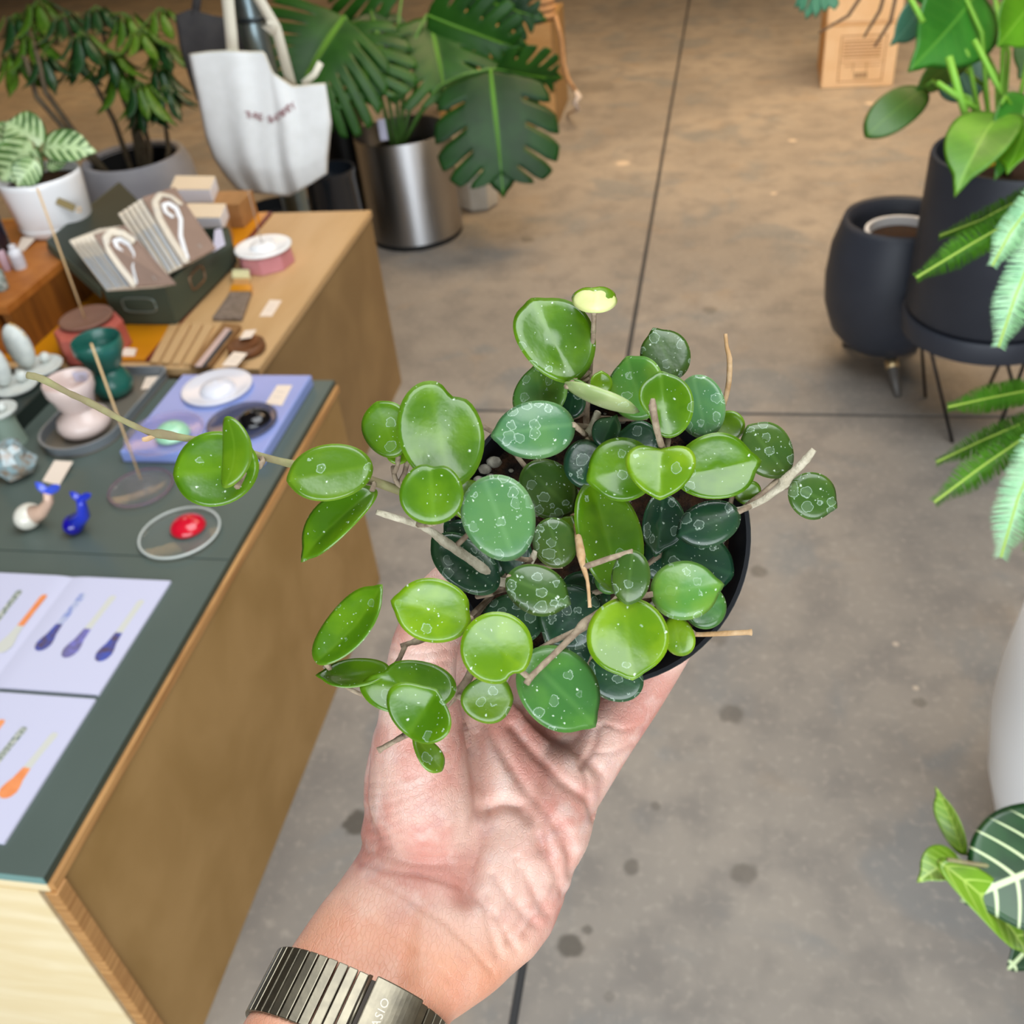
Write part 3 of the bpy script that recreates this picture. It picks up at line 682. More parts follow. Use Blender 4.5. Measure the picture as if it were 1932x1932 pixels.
# ------------------------------------------------------------------ the setting
def floor_mat():
    t = NT('concrete'); tc = t.n('TexCoord'); 
    n1 = t.noise(1.6, 5); n2 = t.noise(9, 6); n3 = t.noise(60, 4)
    c = t.mix(t.ramp(n1, 0.3, 0.7), lin('#7F7972'), lin('#938B81'))
    c = t.mix(t.math('MULTIPLY', t.ramp(n2, 0.42, 0.68), 0.65), c, lin('#726D68'))
    c = t.mix(t.math('MULTIPLY', t.ramp(t.noise(3.3, 5, dist=.8), 0.52, 0.66), 0.55), c, lin('#6E7274'))
    c = t.mix(t.math('MULTIPLY', t.ramp(t.noise(5.1, 5, dist=.5), 0.58, 0.74), 0.45), c, lin('#8C7D6C'))
    c = t.mix(t.math('MULTIPLY', t.ramp(n3, 0.5, 0.8), 0.25), c, lin('#BDB3A4'))
    geo = t.n('NewGeometry'); sep = t.n('SeparateXYZ'); t.l(geo.outputs['Position'], sep.inputs[0])
    wob = t.n('TexNoise'); wob.inputs['Scale'].default_value = 30; t.l(geo.outputs['Position'], wob.inputs['Vector'])
    spots = [(1190, 1638, 16, .55), (1405, 1650, 24, .5), (1075, 1787, 24, .75), (1108, 1754, 12, .6), (1380, 1348, 22, .5), (1352, 1198, 22, .4), (1430, 1078, 16, .5), (672, 1552, 26, .8), (1340, 585, 14, .35), (995, 452, 12, .45), (1735, 1325, 12, .45), (1565, 510, 10, .3), (1238, 1520, 9, .4), (1080, 140, 34, .25), (1120, 165, 40, .25), (1150, 1880, 10, .3)]
    for px, py, r, a in spots:
        p = on(px, py); rr = r * depth(p) / FPX
        d = t.n('VectorMath'); d.operation = 'DISTANCE'; t.l(geo.outputs['Position'], d.inputs[0]); d.inputs[1].default_value = tuple(p)
        dd = t.math('ADD', d.outputs['Value'], t.math('MULTIPLY', t.math('SUBTRACT', wob.outputs['Fac'], 0.5), rr * 1.3))
        c = t.mix(t.math('MULTIPLY', t.ramp(dd, rr * 1.25, rr * 0.7), a), c, lin('#453F36'))
    for px, py, r in ((1690, 1215, 6), (1728, 1298, 6), (1495, 265, 8), (1175, 308, 14), (1460, 365, 6), (1640, 195, 8)):
        p = on(px, py); rr = r * depth(p) / FPX
        d = t.n('VectorMath'); d.operation = 'DISTANCE'; t.l(geo.outputs['Position'], d.inputs[0]); d.inputs[1].default_value = tuple(p)
        c = t.mix(t.math('MULTIPLY', t.ramp(d.outputs['Value'], rr * 1.3, rr * 0.6), 0.6), c, lin('#CDBBA6'))
    t.color(c); t.b.inputs['Specular IOR Level'].default_value = 0.35
    ro = t.n('MapRange'); t.l(n2, ro.inputs['Value']); ro.inputs['To Min'].default_value = 0.42; ro.inputs['To Max'].default_value = 0.7; t.l(ro.outputs['Result'], t.b.inputs['Roughness'])
    t.bump(n3, 0.12, 0.002); return t.m


M_FLOOR = floor_mat(); M_JOINT = simple('joint_filler', '#3B3B3C', 0.9)
M_WALL = simple('wall_paint', '#8A7A66', 0.8); M_CEIL = simple('ceiling_paint', '#8C867C', 0.9)
XL, XR, YF, YB, ZC = -8.2, 3.4, -2.8, 11.0, 3.7
m = MB(); m.box((( XL + XR) / 2, (YF + YB) / 2, -0.06), (XR - XL, YB - YF, 0.10)); floor = m.build('floor', M_JOINT, kind='structure', loc=(0, 0, 0))
jx = lambda y: -0.246 + (y - 0.647) * (0.089 / 6.89); g = 0.007
for x0, x1 in ((XL, None), (None, XR)):
    for y0, y1 in ((YF, 2.33), (2.33, YB)):
        xa = [(x0 if x0 is not None else jx(y) + g) for y in (y0, y1)]; xb = [(x1 if x1 is not None else jx(y) - g) for y in (y0, y1)]
        ya, yb = y0 + (g if y0 > 0 else 0), y1 - (g if y1 < 5 else 0)
        m = MB(); m.prism([(xa[0], ya, -.012), (xb[0], ya, -.012), (xb[1], yb, -.012), (xa[1], yb, -.012)], (0, 0, .012)); m.build('slab', M_FLOOR, floor)
def wall(name, c, s, mat=None):
    m = MB(); m.box(c, s); return m.build(name, mat or M_WALL, kind='structure')
wall('wall_back', ((XL + XR) / 2, YB + .05, ZC / 2 ), (XR - XL + .4, .1, ZC + .2)); wall('wall_left', (XL - .05, (YF + YB) / 2, ZC / 2), (.1, YB - YF, ZC + .2)); wall('wall_right', (XR + .05, (YF + YB) / 2, ZC / 2), (.1, YB - YF, ZC + .2))
wall('ceiling', ((XL + XR) / 2, (YF + YB) / 2, ZC + .16), (XR - XL + .4, YB - YF + .4, .1), M_CEIL)
# storefront wall with its wide opening, behind the photographer
m = MB(); m.box((( XL - 1.6) / 2, YF - .05, ZC / 2), (-1.6 - XL, .1, ZC + .2)); m.box(((XR + 2.2) / 2, YF - .05, ZC / 2), (XR - 2.2, .1, ZC + .2)); m.box((.3, YF - .05, (3.3 + ZC) / 2 + .05), (3.8, .1, ZC - 3.3 + .1)); m.build('wall_front', M_WALL, kind='structure', loc=(0, YF, 0))

# ------------------------------------------------------------------ display plinths
def ply(name, a, b, rough=0.55, st=(9, 1, 9), sc=6):
    t = NT(name); n1 = t.noise(sc, 5, stretch=st, dist=.4); n2 = t.noise(sc * 4, 4, stretch=(st[0] * .4, st[1] * .4, st[2] * .4))
    t.color(t.mix(t.math('MULTIPLY', t.ramp(n2, .5, .75), .35), t.mix(t.ramp(n1, .3, .7), lin(a), lin(b)), lin(b))); t.set(Roughness=rough); t.bump(n1, .08, .002); return t.m
M_PLY = ply('plywood', '#A5824F', '#94723E', st=(3, 1, 1)); M_PLYF = ply('lit_plywood', '#EBDAB4', '#E2CDA0', st=(1, 1, 6)); M_PLYT = ply('tan_plywood_top', '#C7A476', '#BD9868', st=(4, .6, 4), sc=4)  # front plywood is paler than the side: its daylight is put into the colour
M_PLYE = ply('plywood_edge', '#C4935A', '#9C6C3A', st=(1, 1, 30)); M_PLYD = ply('plinth_side', '#94774C', '#846840', st=(3, 1, 1))
M_GREEN = simple('green_laminate', '#525E58', 0.38, h2='#57635D', scale=4); M_GREENE = simple('green_laminate_edge', '#2F3F38', 0.4)
M_TEAL = simple('teal_front_edge', '#6F9490', 0.45)
XT = -0.722; ZT = 0.53; Y0, Y1 = 0.512, 1.612; XF = -2.35
tab = thing('display_plinth', 'low plywood display plinth with a dark green laminate top nearest the camera', 'display table', (XT - .6, 1.06, 0))
for ya, yb in ((Y0, 1.0645), (1.0665, Y1)):
    m = MB(); m.box(((XT + XF) / 2, (ya + yb) / 2, ZT - .006), (XT - XF, yb - ya, .012)); m.build('top_panel', M_GREEN, tab, bevel=.0008)
m = MB(); m.box((XT + .0006, (Y0 + Y1) / 2, ZT - .0062), (.0012, Y1 - Y0, .0124)); m.build('side_edge_band', M_GREENE, tab)
m = MB(); m.box(((XT + XF) / 2, Y0 - .0006, ZT - .0062), (XT - XF, .0012, .0124)); m.build('front_edge_band', M_TEAL, tab)
m = MB(); m.box((XT + .004 - .012, (Y0 + Y1) / 2 , .252), (.024, Y1 - Y0 - .02, .504)); m.build('side_panel', M_PLY, tab, bevel=.001)
m = MB(); m.box((XT + .0075 - .006, (Y0 + Y1) / 2, .511), (.012, Y1 - Y0, .014)); m.build('side_rail', M_PLYE, tab, bevel=.001)
m = MB(); m.box(((XT + XF) / 2 - .008, Y0 + .006, .252), (XT - XF - .016, .02, .504)); m.build('front_panel', M_PLYF, tab, bevel=.001)
m = MB(); m.box(((XT + XF) / 2, Y0 + .004, .511), (XT - XF, .012, .014)); m.build('front_rail', M_PLYF, tab, bevel=.001)
m = MB(); m.box((XT + .0015, Y0 + .006, .252), (.017, .022, .504)); m.build('corner_post', M_PLYE, tab, bevel=.002)
m = MB(); m.box(((XT + XF) / 2, Y1 - .01, .252), (XT - XF - .03, .02, .504)); m.build('back_panel', M_PLY, tab)
XB = -0.892; ZB = 0.539; YB0, YB1 = 1.64, 2.485
tb2 = thing('plywood_plinth', 'tan plywood plinth behind the green topped one, with a bare wood strip along its right', 'display table', (XB - .6, 2.05, 0))
m = MB(); m.box(((XB + XF) / 2, (YB0 + YB1) / 2, ZB - .009), (XB - XF, YB1 - YB0, .018)); m.build('top_panel', M_PLYT, tb2, bevel=.001)
m = MB(); m.box((XB - .0125, (YB0 + YB1) / 2, .26), (.018, YB1 - YB0 - .004, .52)); m.build('side_panel', M_PLYD, tb2)
m = MB(); m.box(((XB + XF) / 2 - .02, YB0 + .012, .26), (XB - XF - .06, .018, .52)); m.build('front_panel', M_PLYD, tb2)
m = MB(); m.box(((XB + XF) / 2 - .02, YB1 - .012, .26), (XB - XF - .06, .018, .52)); m.build('back_panel', M_PLYD, tb2)
ZA = ZB + .007
M_AMBER = simple('amber_acrylic', '#D08A0E', 0.3, coat=.3, h2='#C67E08', scale=5); M_REDE = simple('dark_red_edge', '#6E2A1E', 0.35)
amb = thing('amber_acrylic_sheet', 'glossy amber orange sheet with a dark red edge lying on the tan plinth', 'acrylic sheet', (-1.7, 2.08, ZB))
m = MB(); m.prism([(-2.33, 1.665, ZB), (-1.158, 1.665, ZB), (-1.184, 2.475, ZB), (-2.33, 2.475, ZB)], (0, 0, .007)); m.build('sheet', M_AMBER, amb, bevel=.001)
m = MB(); m.prism([(-1.158, 1.665, ZB), (-1.148, 1.665, ZB), (-1.174, 2.475, ZB), (-1.184, 2.475, ZB)], (0, 0, .007)); m.build('edge', M_REDE, amb, bevel=.001)
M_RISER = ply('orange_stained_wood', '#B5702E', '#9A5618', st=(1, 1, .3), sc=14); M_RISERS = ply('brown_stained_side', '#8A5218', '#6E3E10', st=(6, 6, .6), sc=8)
XRI = -1.45; ZR = .66
ris = thing('wooden_riser', 'orange brown stained wooden riser box at the left edge, carrying the white pot and bottles', 'riser', (-1.9, 1.95, ZA))
m = MB(); m.box(((XRI + XF) / 2, (1.685 + 2.17) / 2, ZR - .009), (XRI - XF, 2.17 - 1.685, .018)); m.build('top_panel', M_RISER, ris, bevel=.001)
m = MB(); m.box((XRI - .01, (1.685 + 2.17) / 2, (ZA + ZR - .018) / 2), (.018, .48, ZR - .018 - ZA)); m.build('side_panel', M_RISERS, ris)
m = MB(); m.box(((XRI + XF) / 2 - .02, 1.697, (ZA + ZR - .018) / 2), (XRI - XF - .04, .018, ZR - .018 - ZA)); m.build('front_panel', M_RISER, ris)
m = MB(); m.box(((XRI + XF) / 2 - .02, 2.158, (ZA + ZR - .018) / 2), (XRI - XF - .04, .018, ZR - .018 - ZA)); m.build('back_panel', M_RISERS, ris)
# ------------------------------------------------------------------ things on the green top
M_PAPER = simple('white_paper', '#CBCBE2', 0.6); M_CARD = simple('cream_card', '#EAD9C8', 0.6); M_INK = simple('grey_ink', '#9A948E', 0.7)
M_STICK = simple('incense_stick', '#CBA878', 0.8, h2='#D8B98C', scale=300)
M_WHITEC = simple('white_glazed_ceramic', '#ECEDEF', 0.25, coat=.4); M_STONEW = simple('pale_grey_ceramic', '#C3C8C4', 0.5, h2='#D4D8D2', scale=60, bump=.1)
M_GOLD = simple('gold', '#D9A63A', 0.2, 1.0); M_STEELT = simple('satin_steel', '#8C9298', 0.35, 0.35)


def card(quad, z, label, group='price cards on the display', name='price_card', lift=0.0, mat=None, lines=2):
    pts = [on(x, y, z + 0.0004 + (lift if i in (0, 1) else 0)) for i, (x, y) in enumerate(quad)]
    nn = nrm(np.cross(pts[1] - pts[0], pts[3] - pts[0])); nn = nn if nn[2] > 0 else -nn
    c = thing(name, label, 'card', tuple(sum(pts) / 4 * A3([1, 1, 0]) + A3([0, 0, z])), group)
    m = MB(); m.prism(pts, nn * 0.0006); m.build('sheet', mat or M_CARD, c)
    m = MB()
    for k in range(lines):
        f = .35 + .25 * k; a = pts[0] * (1 - f) + pts[3] * f; b = pts[1] * (1 - f) + pts[2] * f; e = nrm(pts[3] - pts[0]) * 0.0012; o = nn * 0.0006
        a2, b2 = a * .8 + b * .2 + o, a * .3 + b * .7 + o
        m.prism([a2, b2, b2 + e, a2 + e], nn * 0.0001)
    if lines: m.build('print', M_INK, c)
    return c


def booklet(z, y0, y1, xs, label, spoons):
    bk = thing('open_booklet', label, 'booklet', ((xs[0] + xs[1]) / 2, (y0 + y1) / 2, z), 'open booklets of spoon pictures')
    def hgt(x): 
        t = min(1, abs(x - xs[1]) / .03); return .0018 + .0022 * math.sin(min(1, t) * PI / 2)
    for a, b in ((xs[0], xs[1]), (xs[1], xs[2])):
        m = MB(); n = 14; x = [a + (b - a) * i / n for i in range(n + 1)]
        vs = [];  
        for xi in x: vs += [(xi, y0, z + .0002), (xi, y1, z + .0002), (xi, y1, z + hgt(xi)), (xi, y0, z + hgt(xi))]
        fs = [(i * 4 + j, i * 4 + (j + 1) % 4, (i + 1) * 4 + (j + 1) % 4, (i + 1) * 4 + j) for i in range(n) for j in range(4)] + [(0, 1, 2, 3), (n * 4 + 3, n * 4 + 2, n * 4 + 1, n * 4)]
        m.add(vs, fs); m.build('page', M_PAPER, bk)
    for (hx, hy, bx, by, mh, mbm) in spoons:
        a, b = on(hx, hy, z + .0042), on(bx, by, z + .0042); L = nrm(b - a); W_ = nrm(np.cross(UP, L)); ln = np.linalg.norm(b - a); m = MB()
        prof = [(0, .0035), (.04, .0056), (.3, .0050), (.55, .0056), (.72, .0078), (.8, .0110), (.88, .0126), (.95, .0100), (.985, .0060), (1, .001)]
        for k in range(len(prof) - 1):
            (t0, w0), (t1, w1) = prof[k], prof[k + 1]
            m.prism([a + L * ln * t0 - W_ * w0, a + L * ln * t1 - W_ * w1, a + L * ln * t1 + W_ * w1, a + L * ln * t0 + W_ * w0], (0, 0, .0003), 1 if t0 >= .54 else 0)
        m.build('spoon_picture', [mh, mbm], bk)
        # the printed drop shadow bars beside the spoons
    return bk


S_WH = simple('print_ivory', '#CFCFC6', .6); S_BL = simple('print_blue', '#6E80C8', .6, h2='#C6CAD8', scale=90); S_BD = simple('print_dark_blue', '#4858B0', .6, h2='#5A4A58', scale=120)
S_OR = simple('print_orange', '#E88A52', .6, h2='#F09A62', scale=60); S_VI = simple('print_violet', '#7C78C4', .6, h2='#6A6480', scale=90); S_GN = simple('print_speckled', '#CFCFC6', .6, h2='#3A5A48', scale=260)
xe = on(322, 1102, ZT)[0]; xsn = on(140, 1087, ZT)[0]; pw = xe - xsn
ytop = on(250, 1096, ZT)[1]; ymid = on(185, 1316, ZT)[1]; ybot = on(12, 1594, ZT)[1]
booklet(ZT, ymid + .002, ytop, (xsn - pw, xsn, xe), 'open white booklet of blue and orange spoon pictures, farther of two on the green top',
        [(158, 1120, 72, 1228, S_BL, S_BD), (215, 1124, 122, 1241, S_WH, S_VI), (268, 1132, 186, 1248, S_WH, S_BD), (85, 1122, -2, 1232, S_OR, S_WH), (38, 1114, -46, 1222, S_GN, S_WH)])
booklet(ZT, ybot, ymid - .006, (xsn - pw, xsn, xe), 'open white booklet with an orange bowled spoon picture, the lower one near the front edge',
        [(105, 1383, 4, 1506, S_WH, S_OR), (47, 1372, -50, 1490, S_GN, S_WH), (5, 1358, -80, 1470, S_OR, S_WH)])

# blue slab and its four glass pieces
M_BLUE = simple('periwinkle_resin', '#8396D2', 0.28, coat=.3, h2='#8F9EDA', scale=5)
ZS = ZT + .024
m = MB(); m.prism([(-1.035, 1.318, ZT), (-.757, 1.318, ZT), (-.757, 1.592, ZT), (-1.035, 1.592, ZT)], (0, 0, .024))
slab = m.build('display_slab', M_BLUE, bevel=.003, loc=(-.9, 1.45, ZT)); tag(slab, 'periwinkle blue square slab carrying glass incense holders on the green top', 'slab')
def glass(name, h, rough=.06, alpha=.45, ior=1.45, h2=None):
    t = NT(name); t.color(lin(h)); t.set(Roughness=rough, IOR=ior); t.b.inputs['Transmission Weight'].default_value = .75; t.b.inputs['Alpha'].default_value = alpha; return t.m
G_PINK = glass('pink_glass', '#E6CCEC', alpha=.25); G_SMOKE = glass('smoke_glass', '#6A6E80', alpha=.6); G_CLEAR = glass('clear_glass', '#F0F4F2', alpha=.10); G_MAUVE = glass('mauve_glass', '#D8CCD8', alpha=.16); G_MAUVER = glass('mauve_glass_rim', '#B07A9C', alpha=.7); G_MINT = simple('mint_glass', '#9FD2AE', .15, coat=.5)
G_RED = simple('red_glass', '#C8102A', .12, coat=.6); G_BLACK = simple('black_glass', '#08080C', .1, coat=.5); G_MILK = simple('milk_glass', '#DDDDE6', .15, coat=.5); G_RIM = simple('pale_glass_rim', '#C9CFCA', .12, coat=.5)


def incense_dish(label, cx, cy, hw, z, disc, dome, dhw, dh, rim=None, dx=0, dy=0, flat=.5):
    b = on(cx, cy, z); r = px2m(hw, b); c = thing('incense_holder', label, 'incense holder', b, 'round glass incense holders')
    m = MB(); m.lathe(b, [(0, .0005), (r * .9, .0005), (r, .003), (r, .006), (r * .97, .0075), (r * .9, .006), (r * .4, .0045), (0, .0045)], 48); m.build('disc', disc, c, smooth=True)
    if rim:
        m = MB(); m.lathe(b, [(r * .965, .0058), (r * 1.01, .0058), (r * 1.015, .0078), (r * .99, .009), (r * .965, .008)], 48); m.build('rim', rim, c, smooth=True)
    q = on(cx + dx, cy + dy, z + .005); dr = px2m(dhw, b); hh = dr * dh
    m = MB(); m.lathe(q, [(dr * math.cos(a), hh * math.sin(a)) for a in np.linspace(0, PI / 2 - .12, 9)] + [(dr * .1, hh), (dr * .08, hh - .003), (0, hh - .003)], 28); m.build('dome', dome, c, smooth=True)
    return c
incense_dish('milk white glass incense dish on the back left of the blue slab', 411, 735, 66, ZS, G_MILK, G_MILK, 34, .5, G_MILK)
incense_dish('smoky black glass incense dish on the blue slab beside a card', 458, 800, 66, ZS, G_SMOKE, G_BLACK, 32, .6, G_SMOKE, 22, -8)
incense_dish('pink clear glass incense dish with a mint green dome on the blue slab', 312, 822, 74, ZS, G_PINK, G_MINT, 33, .75, G_PINK, 14, -2)
incense_dish('clear glass incense dish with a red dome near the edge of the green top', 341, 1010, 76, ZT, G_CLEAR, G_RED, 34, .6, G_RIM, 14, -16)
incense_dish('mauve glass incense dish with a single stick standing in it', 268, 925, 60, ZT, G_MAUVE, G_MAUVE, 34, .6, G_MAUVER, 2, -6)


def stick(label, base, z, top, r=.0016):
    b = on(base[0], base[1], z); zt = zof(b, top); m = MB(); d = (A3([b[0], b[1], zt]) - b); off = A3([0, 0, 0])
    # close to upright: nudge the top so that it stands where it is seen
    t = aty(top[0], top[1], b[1]); m.tube([b, b * .5 + t * .5, t], r, 8); o = m.build('incense_stick', M_STICK, loc=b, smooth=True); return tag(o, label, 'incense stick', 'incense sticks')
stick('tan incense stick standing in the mauve glass dish', (266, 905), ZT + .012, (172, 648), .0019)
card([(523, 727), (552, 727), (532, 766), (501, 762)], ZS, 'cream price card on the blue slab beside the black dish')
card([(103, 869), (138, 871), (112, 916), (80, 908)], ZT, 'cream price card leaning behind the white and blue glass whale', lift=.012)
card([(78, 812), (92, 826), (96, 836), (82, 832)], ZT, 'small cream card half hidden left of the round tray end', lines=0)


def whale(label, b, body_r, neck, fl, flr, m_body, m_neck, m_tail):
    q = on(b[0], b[1], ZT); r = px2m(body_r, q); c = thing('glass_whale', label, 'figurine', q, 'glass whale figurines')
    y = q[1]; Pn = lambda p: aty(p[0], p[1], y)
    m = MB(); m.ball(q + A3([0, 0, r * .92]), [r * 1.0, r * 1.15, r * .95], 20, 14); m.build('body', m_body, c, smooth=True)
    pts = [q + A3([0, 0, r * .9])] + [Pn(p) for p in neck]
    m = MB(); m.tube(pts, [r * .95] + [px2m(n, q) for n in (12, 9, 8, 8)][:len(neck)], 14); m.build('tail_stem', m_neck, c, smooth=True)
    for s_ in fl:
        m = MB(); a, b2 = Pn(neck[-1]), Pn(s_); leaf_mesh(m, a - (b2 - a) * .25, b2, A3([0, .3, 1]), px2m(flr, q), th=.006, bend=.2, point=.2); m.build('fluke', m_tail, c, smooth=True, merge=False)
    return c
GB = simple('cobalt_glass', '#2436B8', .12, coat=.5); GB2 = simple('deep_cobalt_glass', '#140C8C', .1, coat=.6); GW = simple('white_opal_glass', '#DCD9CC', .15, coat=.5); GC = simple('amber_tinted_glass', '#D2B09A', .15, coat=.4); GBL = simple('light_cobalt_glass', '#4058D0', .14, coat=.5)
whale('glass whale with a white ball body and a blue tail', (62, 992), 25, [(80, 965), (92, 945), (90, 928)], [(64, 910), (117, 914)], 8, GW, GC, GBL)
whale('deep blue glass whale with a curled upright tail', (146, 1003), 20, [(158, 970), (154, 950), (152, 942)], [(130, 928), (175, 930)], 7, GB2, GB, GB)
q = on(36, 896, ZT); r = px2m(38, q); m = MB(); m.ball(q + A3([0, 0, r * .9]), r, 9, 7)
m.v = [tuple(q + A3([0, 0, r * .9]) + (A3(v) - q - A3([0, 0, r * .9])) * (0.78 + .42 * ((math.sin(i * 12.9898) * 43758.5453) % 1))) for i, v in enumerate(m.v)]
m.v = [(x, y, max(z, ZT + .0005)) for x, y, z in m.v]
t = NT('iridescent_glass'); t.color(t.mix(t.ramp(t.noise(60, 3), .35, .65), lin('#A9C6CE'), lin('#A08C78'))); t.set(Roughness=.08); t.b.inputs['Coat Weight'].default_value = .8; t.b.inputs['Transmission Weight'].default_value = .3
tag(m.build('glass_rock', t.m, loc=q), 'faceted pale blue glass rock at the left edge of the green top', 'paperweight')

# grey tray, cups, steel dish
M_TRAY = simple('dark_grey_tray', '#4A4C4C', .35, h2='#54534E', scale=10); M_TRAYI = simple('tray_floor', '#6C665C', .4)
tr = thing('serving_tray', 'long dark grey metal tray with one round end, holding the pink and teal cups', 'tray', (-1.12, 1.49, ZT))
tcy, tR, tx, ty1 = on(160, 822, ZT)[1], px2m(77, on(160, 822, ZT)), on(160, 822, ZT)[0], 1.628
def trayline(r, ins=0.0):
    p = [(tx + r * math.cos(a), tcy + r * math.sin(a)) for a in np.linspace(PI, 2 * PI, 25)]
    rc_ = .022; y1 = ty1 - ins
    p += [(tx + r - rc_ + rc_ * math.cos(a), y1 - rc_ + rc_ * math.sin(a)) for a in np.linspace(0, PI / 2, 7)] + [(tx - r + rc_ + rc_ * math.cos(a), y1 - rc_ + rc_ * math.sin(a)) for a in np.linspace(PI / 2, PI, 7)]
    return p
m = MB(); m.prism([A3([x, y, ZT + .0003]) for x, y in trayline(tR - .002)], (0, 0, .003)); m.build('base', M_TRAYI, tr)
o_, i_ = trayline(tR), trayline(tR - .0045, .0045); n = len(o_); vs = [A3([x, y, ZT + .0003]) for x, y in trayline(tR - .004)] + [A3([x, y, ZT + .022]) for x, y in o_] + [A3([x, y, ZT + .022]) for x, y in i_] + [A3([x, y, ZT + .003]) for x, y in trayline(tR - .006, .006)]
m = MB(); m.add(vs, [(k * n + a, k * n + (a + 1) % n, ((k + 1) % 4) * n + (a + 1) % n, ((k + 1) % 4) * n + a) for k in range(4) for a in range(n)]); m.build('rim', M_STEELT, tr, smooth=True, auto=40)
def hourglass(label, base, z, rb, rw, rr, rimpx, mat, waist=.46, name='hourglass_cup'):
    b = on(base[0], base[1], z); H = zof(b, rimpx) - z; k = depth(b) / FPX; rb, rw, rr = rb * k, rw * k, rr * k
    c = thing(name, label, 'cup', b, 'hourglass cups')
    pr = [(0, 0), (rb * .62, 0), (rb * .9, H * .07), (rb, H * .18), (rb * .92, H * .30), (rw * 1.15, H * (waist - .04)), (rw, H * waist), (rw * 1.12, H * (waist + .05)), (rw * 1.32, H * .56), (rr * .84, H * .70), (rr * .99, H * .82), (rr, H * .97), (rr * .97, H), (rr * .92, H * .97), (rr * .88, H * .82), (rr * .76, H * .72), (rw * 1.0, H * .62), (0, H * .59)]
    m = MB(); m.lathe(b, pr, 44); m.build('body', mat, c, smooth=True, auto=60); return c, b, H, rr
M_TEALC = simple('teal_green_ceramic', '#1F5A50', .32, coat=.3, h2='#24675A', scale=20); M_BLUSH = simple('blush_ceramic', '#D6C0B8', .3, coat=.3, h2='#DCC9C2', scale=20)
hourglass('teal green hourglass cup standing at the far end of the metal tray', (220, 742), ZT + .0034, 38, 24, 45, (177, 640), M_TEALC)
cu, b, H, rr = hourglass('blush pink hourglass cup standing in the round end of the metal tray', (166, 812), ZT + .0034, 50, 26, 45, (141, 709), M_BLUSH)
cc = b + A3([0, 0, H * .86]) + A3([.10, 1, 0]) / 1.005 * rr * .80; m = MB(); m.box(cc, (.030, .0008, .020), rotz(.05)); st_ = m.build('price_sticker', M_PAPER, cu)
m = MB()
for k in range(3): m.box(cc + A3([.002, -.0006, -.004 + .004 * k]), (.014, .0003, .0011))
m.build('print', M_INK, st_)
card([(276, 712), (300, 710), (291, 732), (266, 735)], ZT + .004, 'cream price card lying inside the metal tray beside the teal cup')

# small black block and pale ceramic ring holders
M_BLK = simple('black_green_block', '#202A26', .4)
xb = on(121, 694, .565)[0]; yb1 = on(121, 694, .565)[1]; yb0 = on(22, 792, .565)[1]
m = MB(); m.box(((xb - .5) , (yb0 + yb1) / 2, (ZT + .565) / 2), (1.0, yb1 - yb0, .565 - ZT)); blk = m.build('display_block', M_BLK, bevel=.002, loc=(xb - .3, (yb0 + yb1) / 2, ZT)); tag(blk, 'low black block at the left edge under the pale oval ring holders', 'block')
M_GARN = simple('warm_saucer_edge', '#C8AE98', .5)
def ringholder(label, sc, hw, oval=None, ball=None, z=.565, rings=False):
    b = on(sc[0], sc[1], z); r = px2m(hw, b); c = thing('ring_holder', label, 'ring holder', b, 'pale ceramic ring holders')
    m = MB(); m.lathe(b, [(0, 0), (r * .8, 0), (r * .95, .004), (r, .008), (r * .97, .010), (r * .9, .0085), (r * .7, .006), (0, .006)], 40); m.build('saucer', M_STONEW, c, smooth=True)
    if oval:
        (x0, y0), (x1, y1), ow = oval; q = on(x0, y0, z + .007); zt = zof(q, (x1, y1)); h = (zt - q[2]) / 2; w_ = px2m(ow, q)
        m = MB(); m.ball(q + A3([0, 0, h]), [w_, w_ * .55, h], 24, 16); m.build('oval', M_STONEW, c, smooth=True)
        if rings:
            for k in range(4):
                ce = q + A3([w_ * (.1 + .22 * k), -.002, h * (1.96 - .10 * k * k * .5)]); n = 18
                m = MB(); m.tube([ce + A3([.0052 * math.cos(2 * PI * i / n), .001 * math.sin(i), .0052 * math.sin(2 * PI * i / n)]) for i in range(n + 1)], .0008, 6); o = m.build('ring', M_GOLD, c, smooth=True)
    if ball:
        q = on(ball[0], ball[1], z + .007); rb = px2m(ball[2], q); m = MB(); m.ball(q + A3([0, 0, rb * .9]), rb, 18, 12); m.build('ball', M_STONEW, c, smooth=True)
    return c
ringholder('pale oval ring holder with gold rings on top, on a saucer with a ball', (76, 697), 44, ((54, 694), (33, 604), 27), (88, 682, 10), rings=True)
ringholder('pale oval ring holder cut by the left edge of the picture, bare on top', (32, 732), 42, ((10, 728), (-14, 640), 26), (45, 718, 11))
qz = on(0, 848, ZT); zped = zof(qz, (-14, 786))
ringholder('small pale saucer with a ball, raised on a grey green pedestal', (0, 780), 34, None, (6, 774, 9), z=zped)
qq = on(0, 780, zped); m = MB(); m.lathe([qq[0], qq[1], ZT], [(0, 0), (.026, 0), (.022, (zped - ZT) * .6), (.022, zped - ZT), (0, zped - ZT)], 28); tag(m.build('pedestal', simple('grey_green_ceramic', '#8FA294', .5), smooth=True, loc=(qq[0], qq[1], ZT), auto=40), 'grey green round pedestal under the small saucer', 'pedestal')

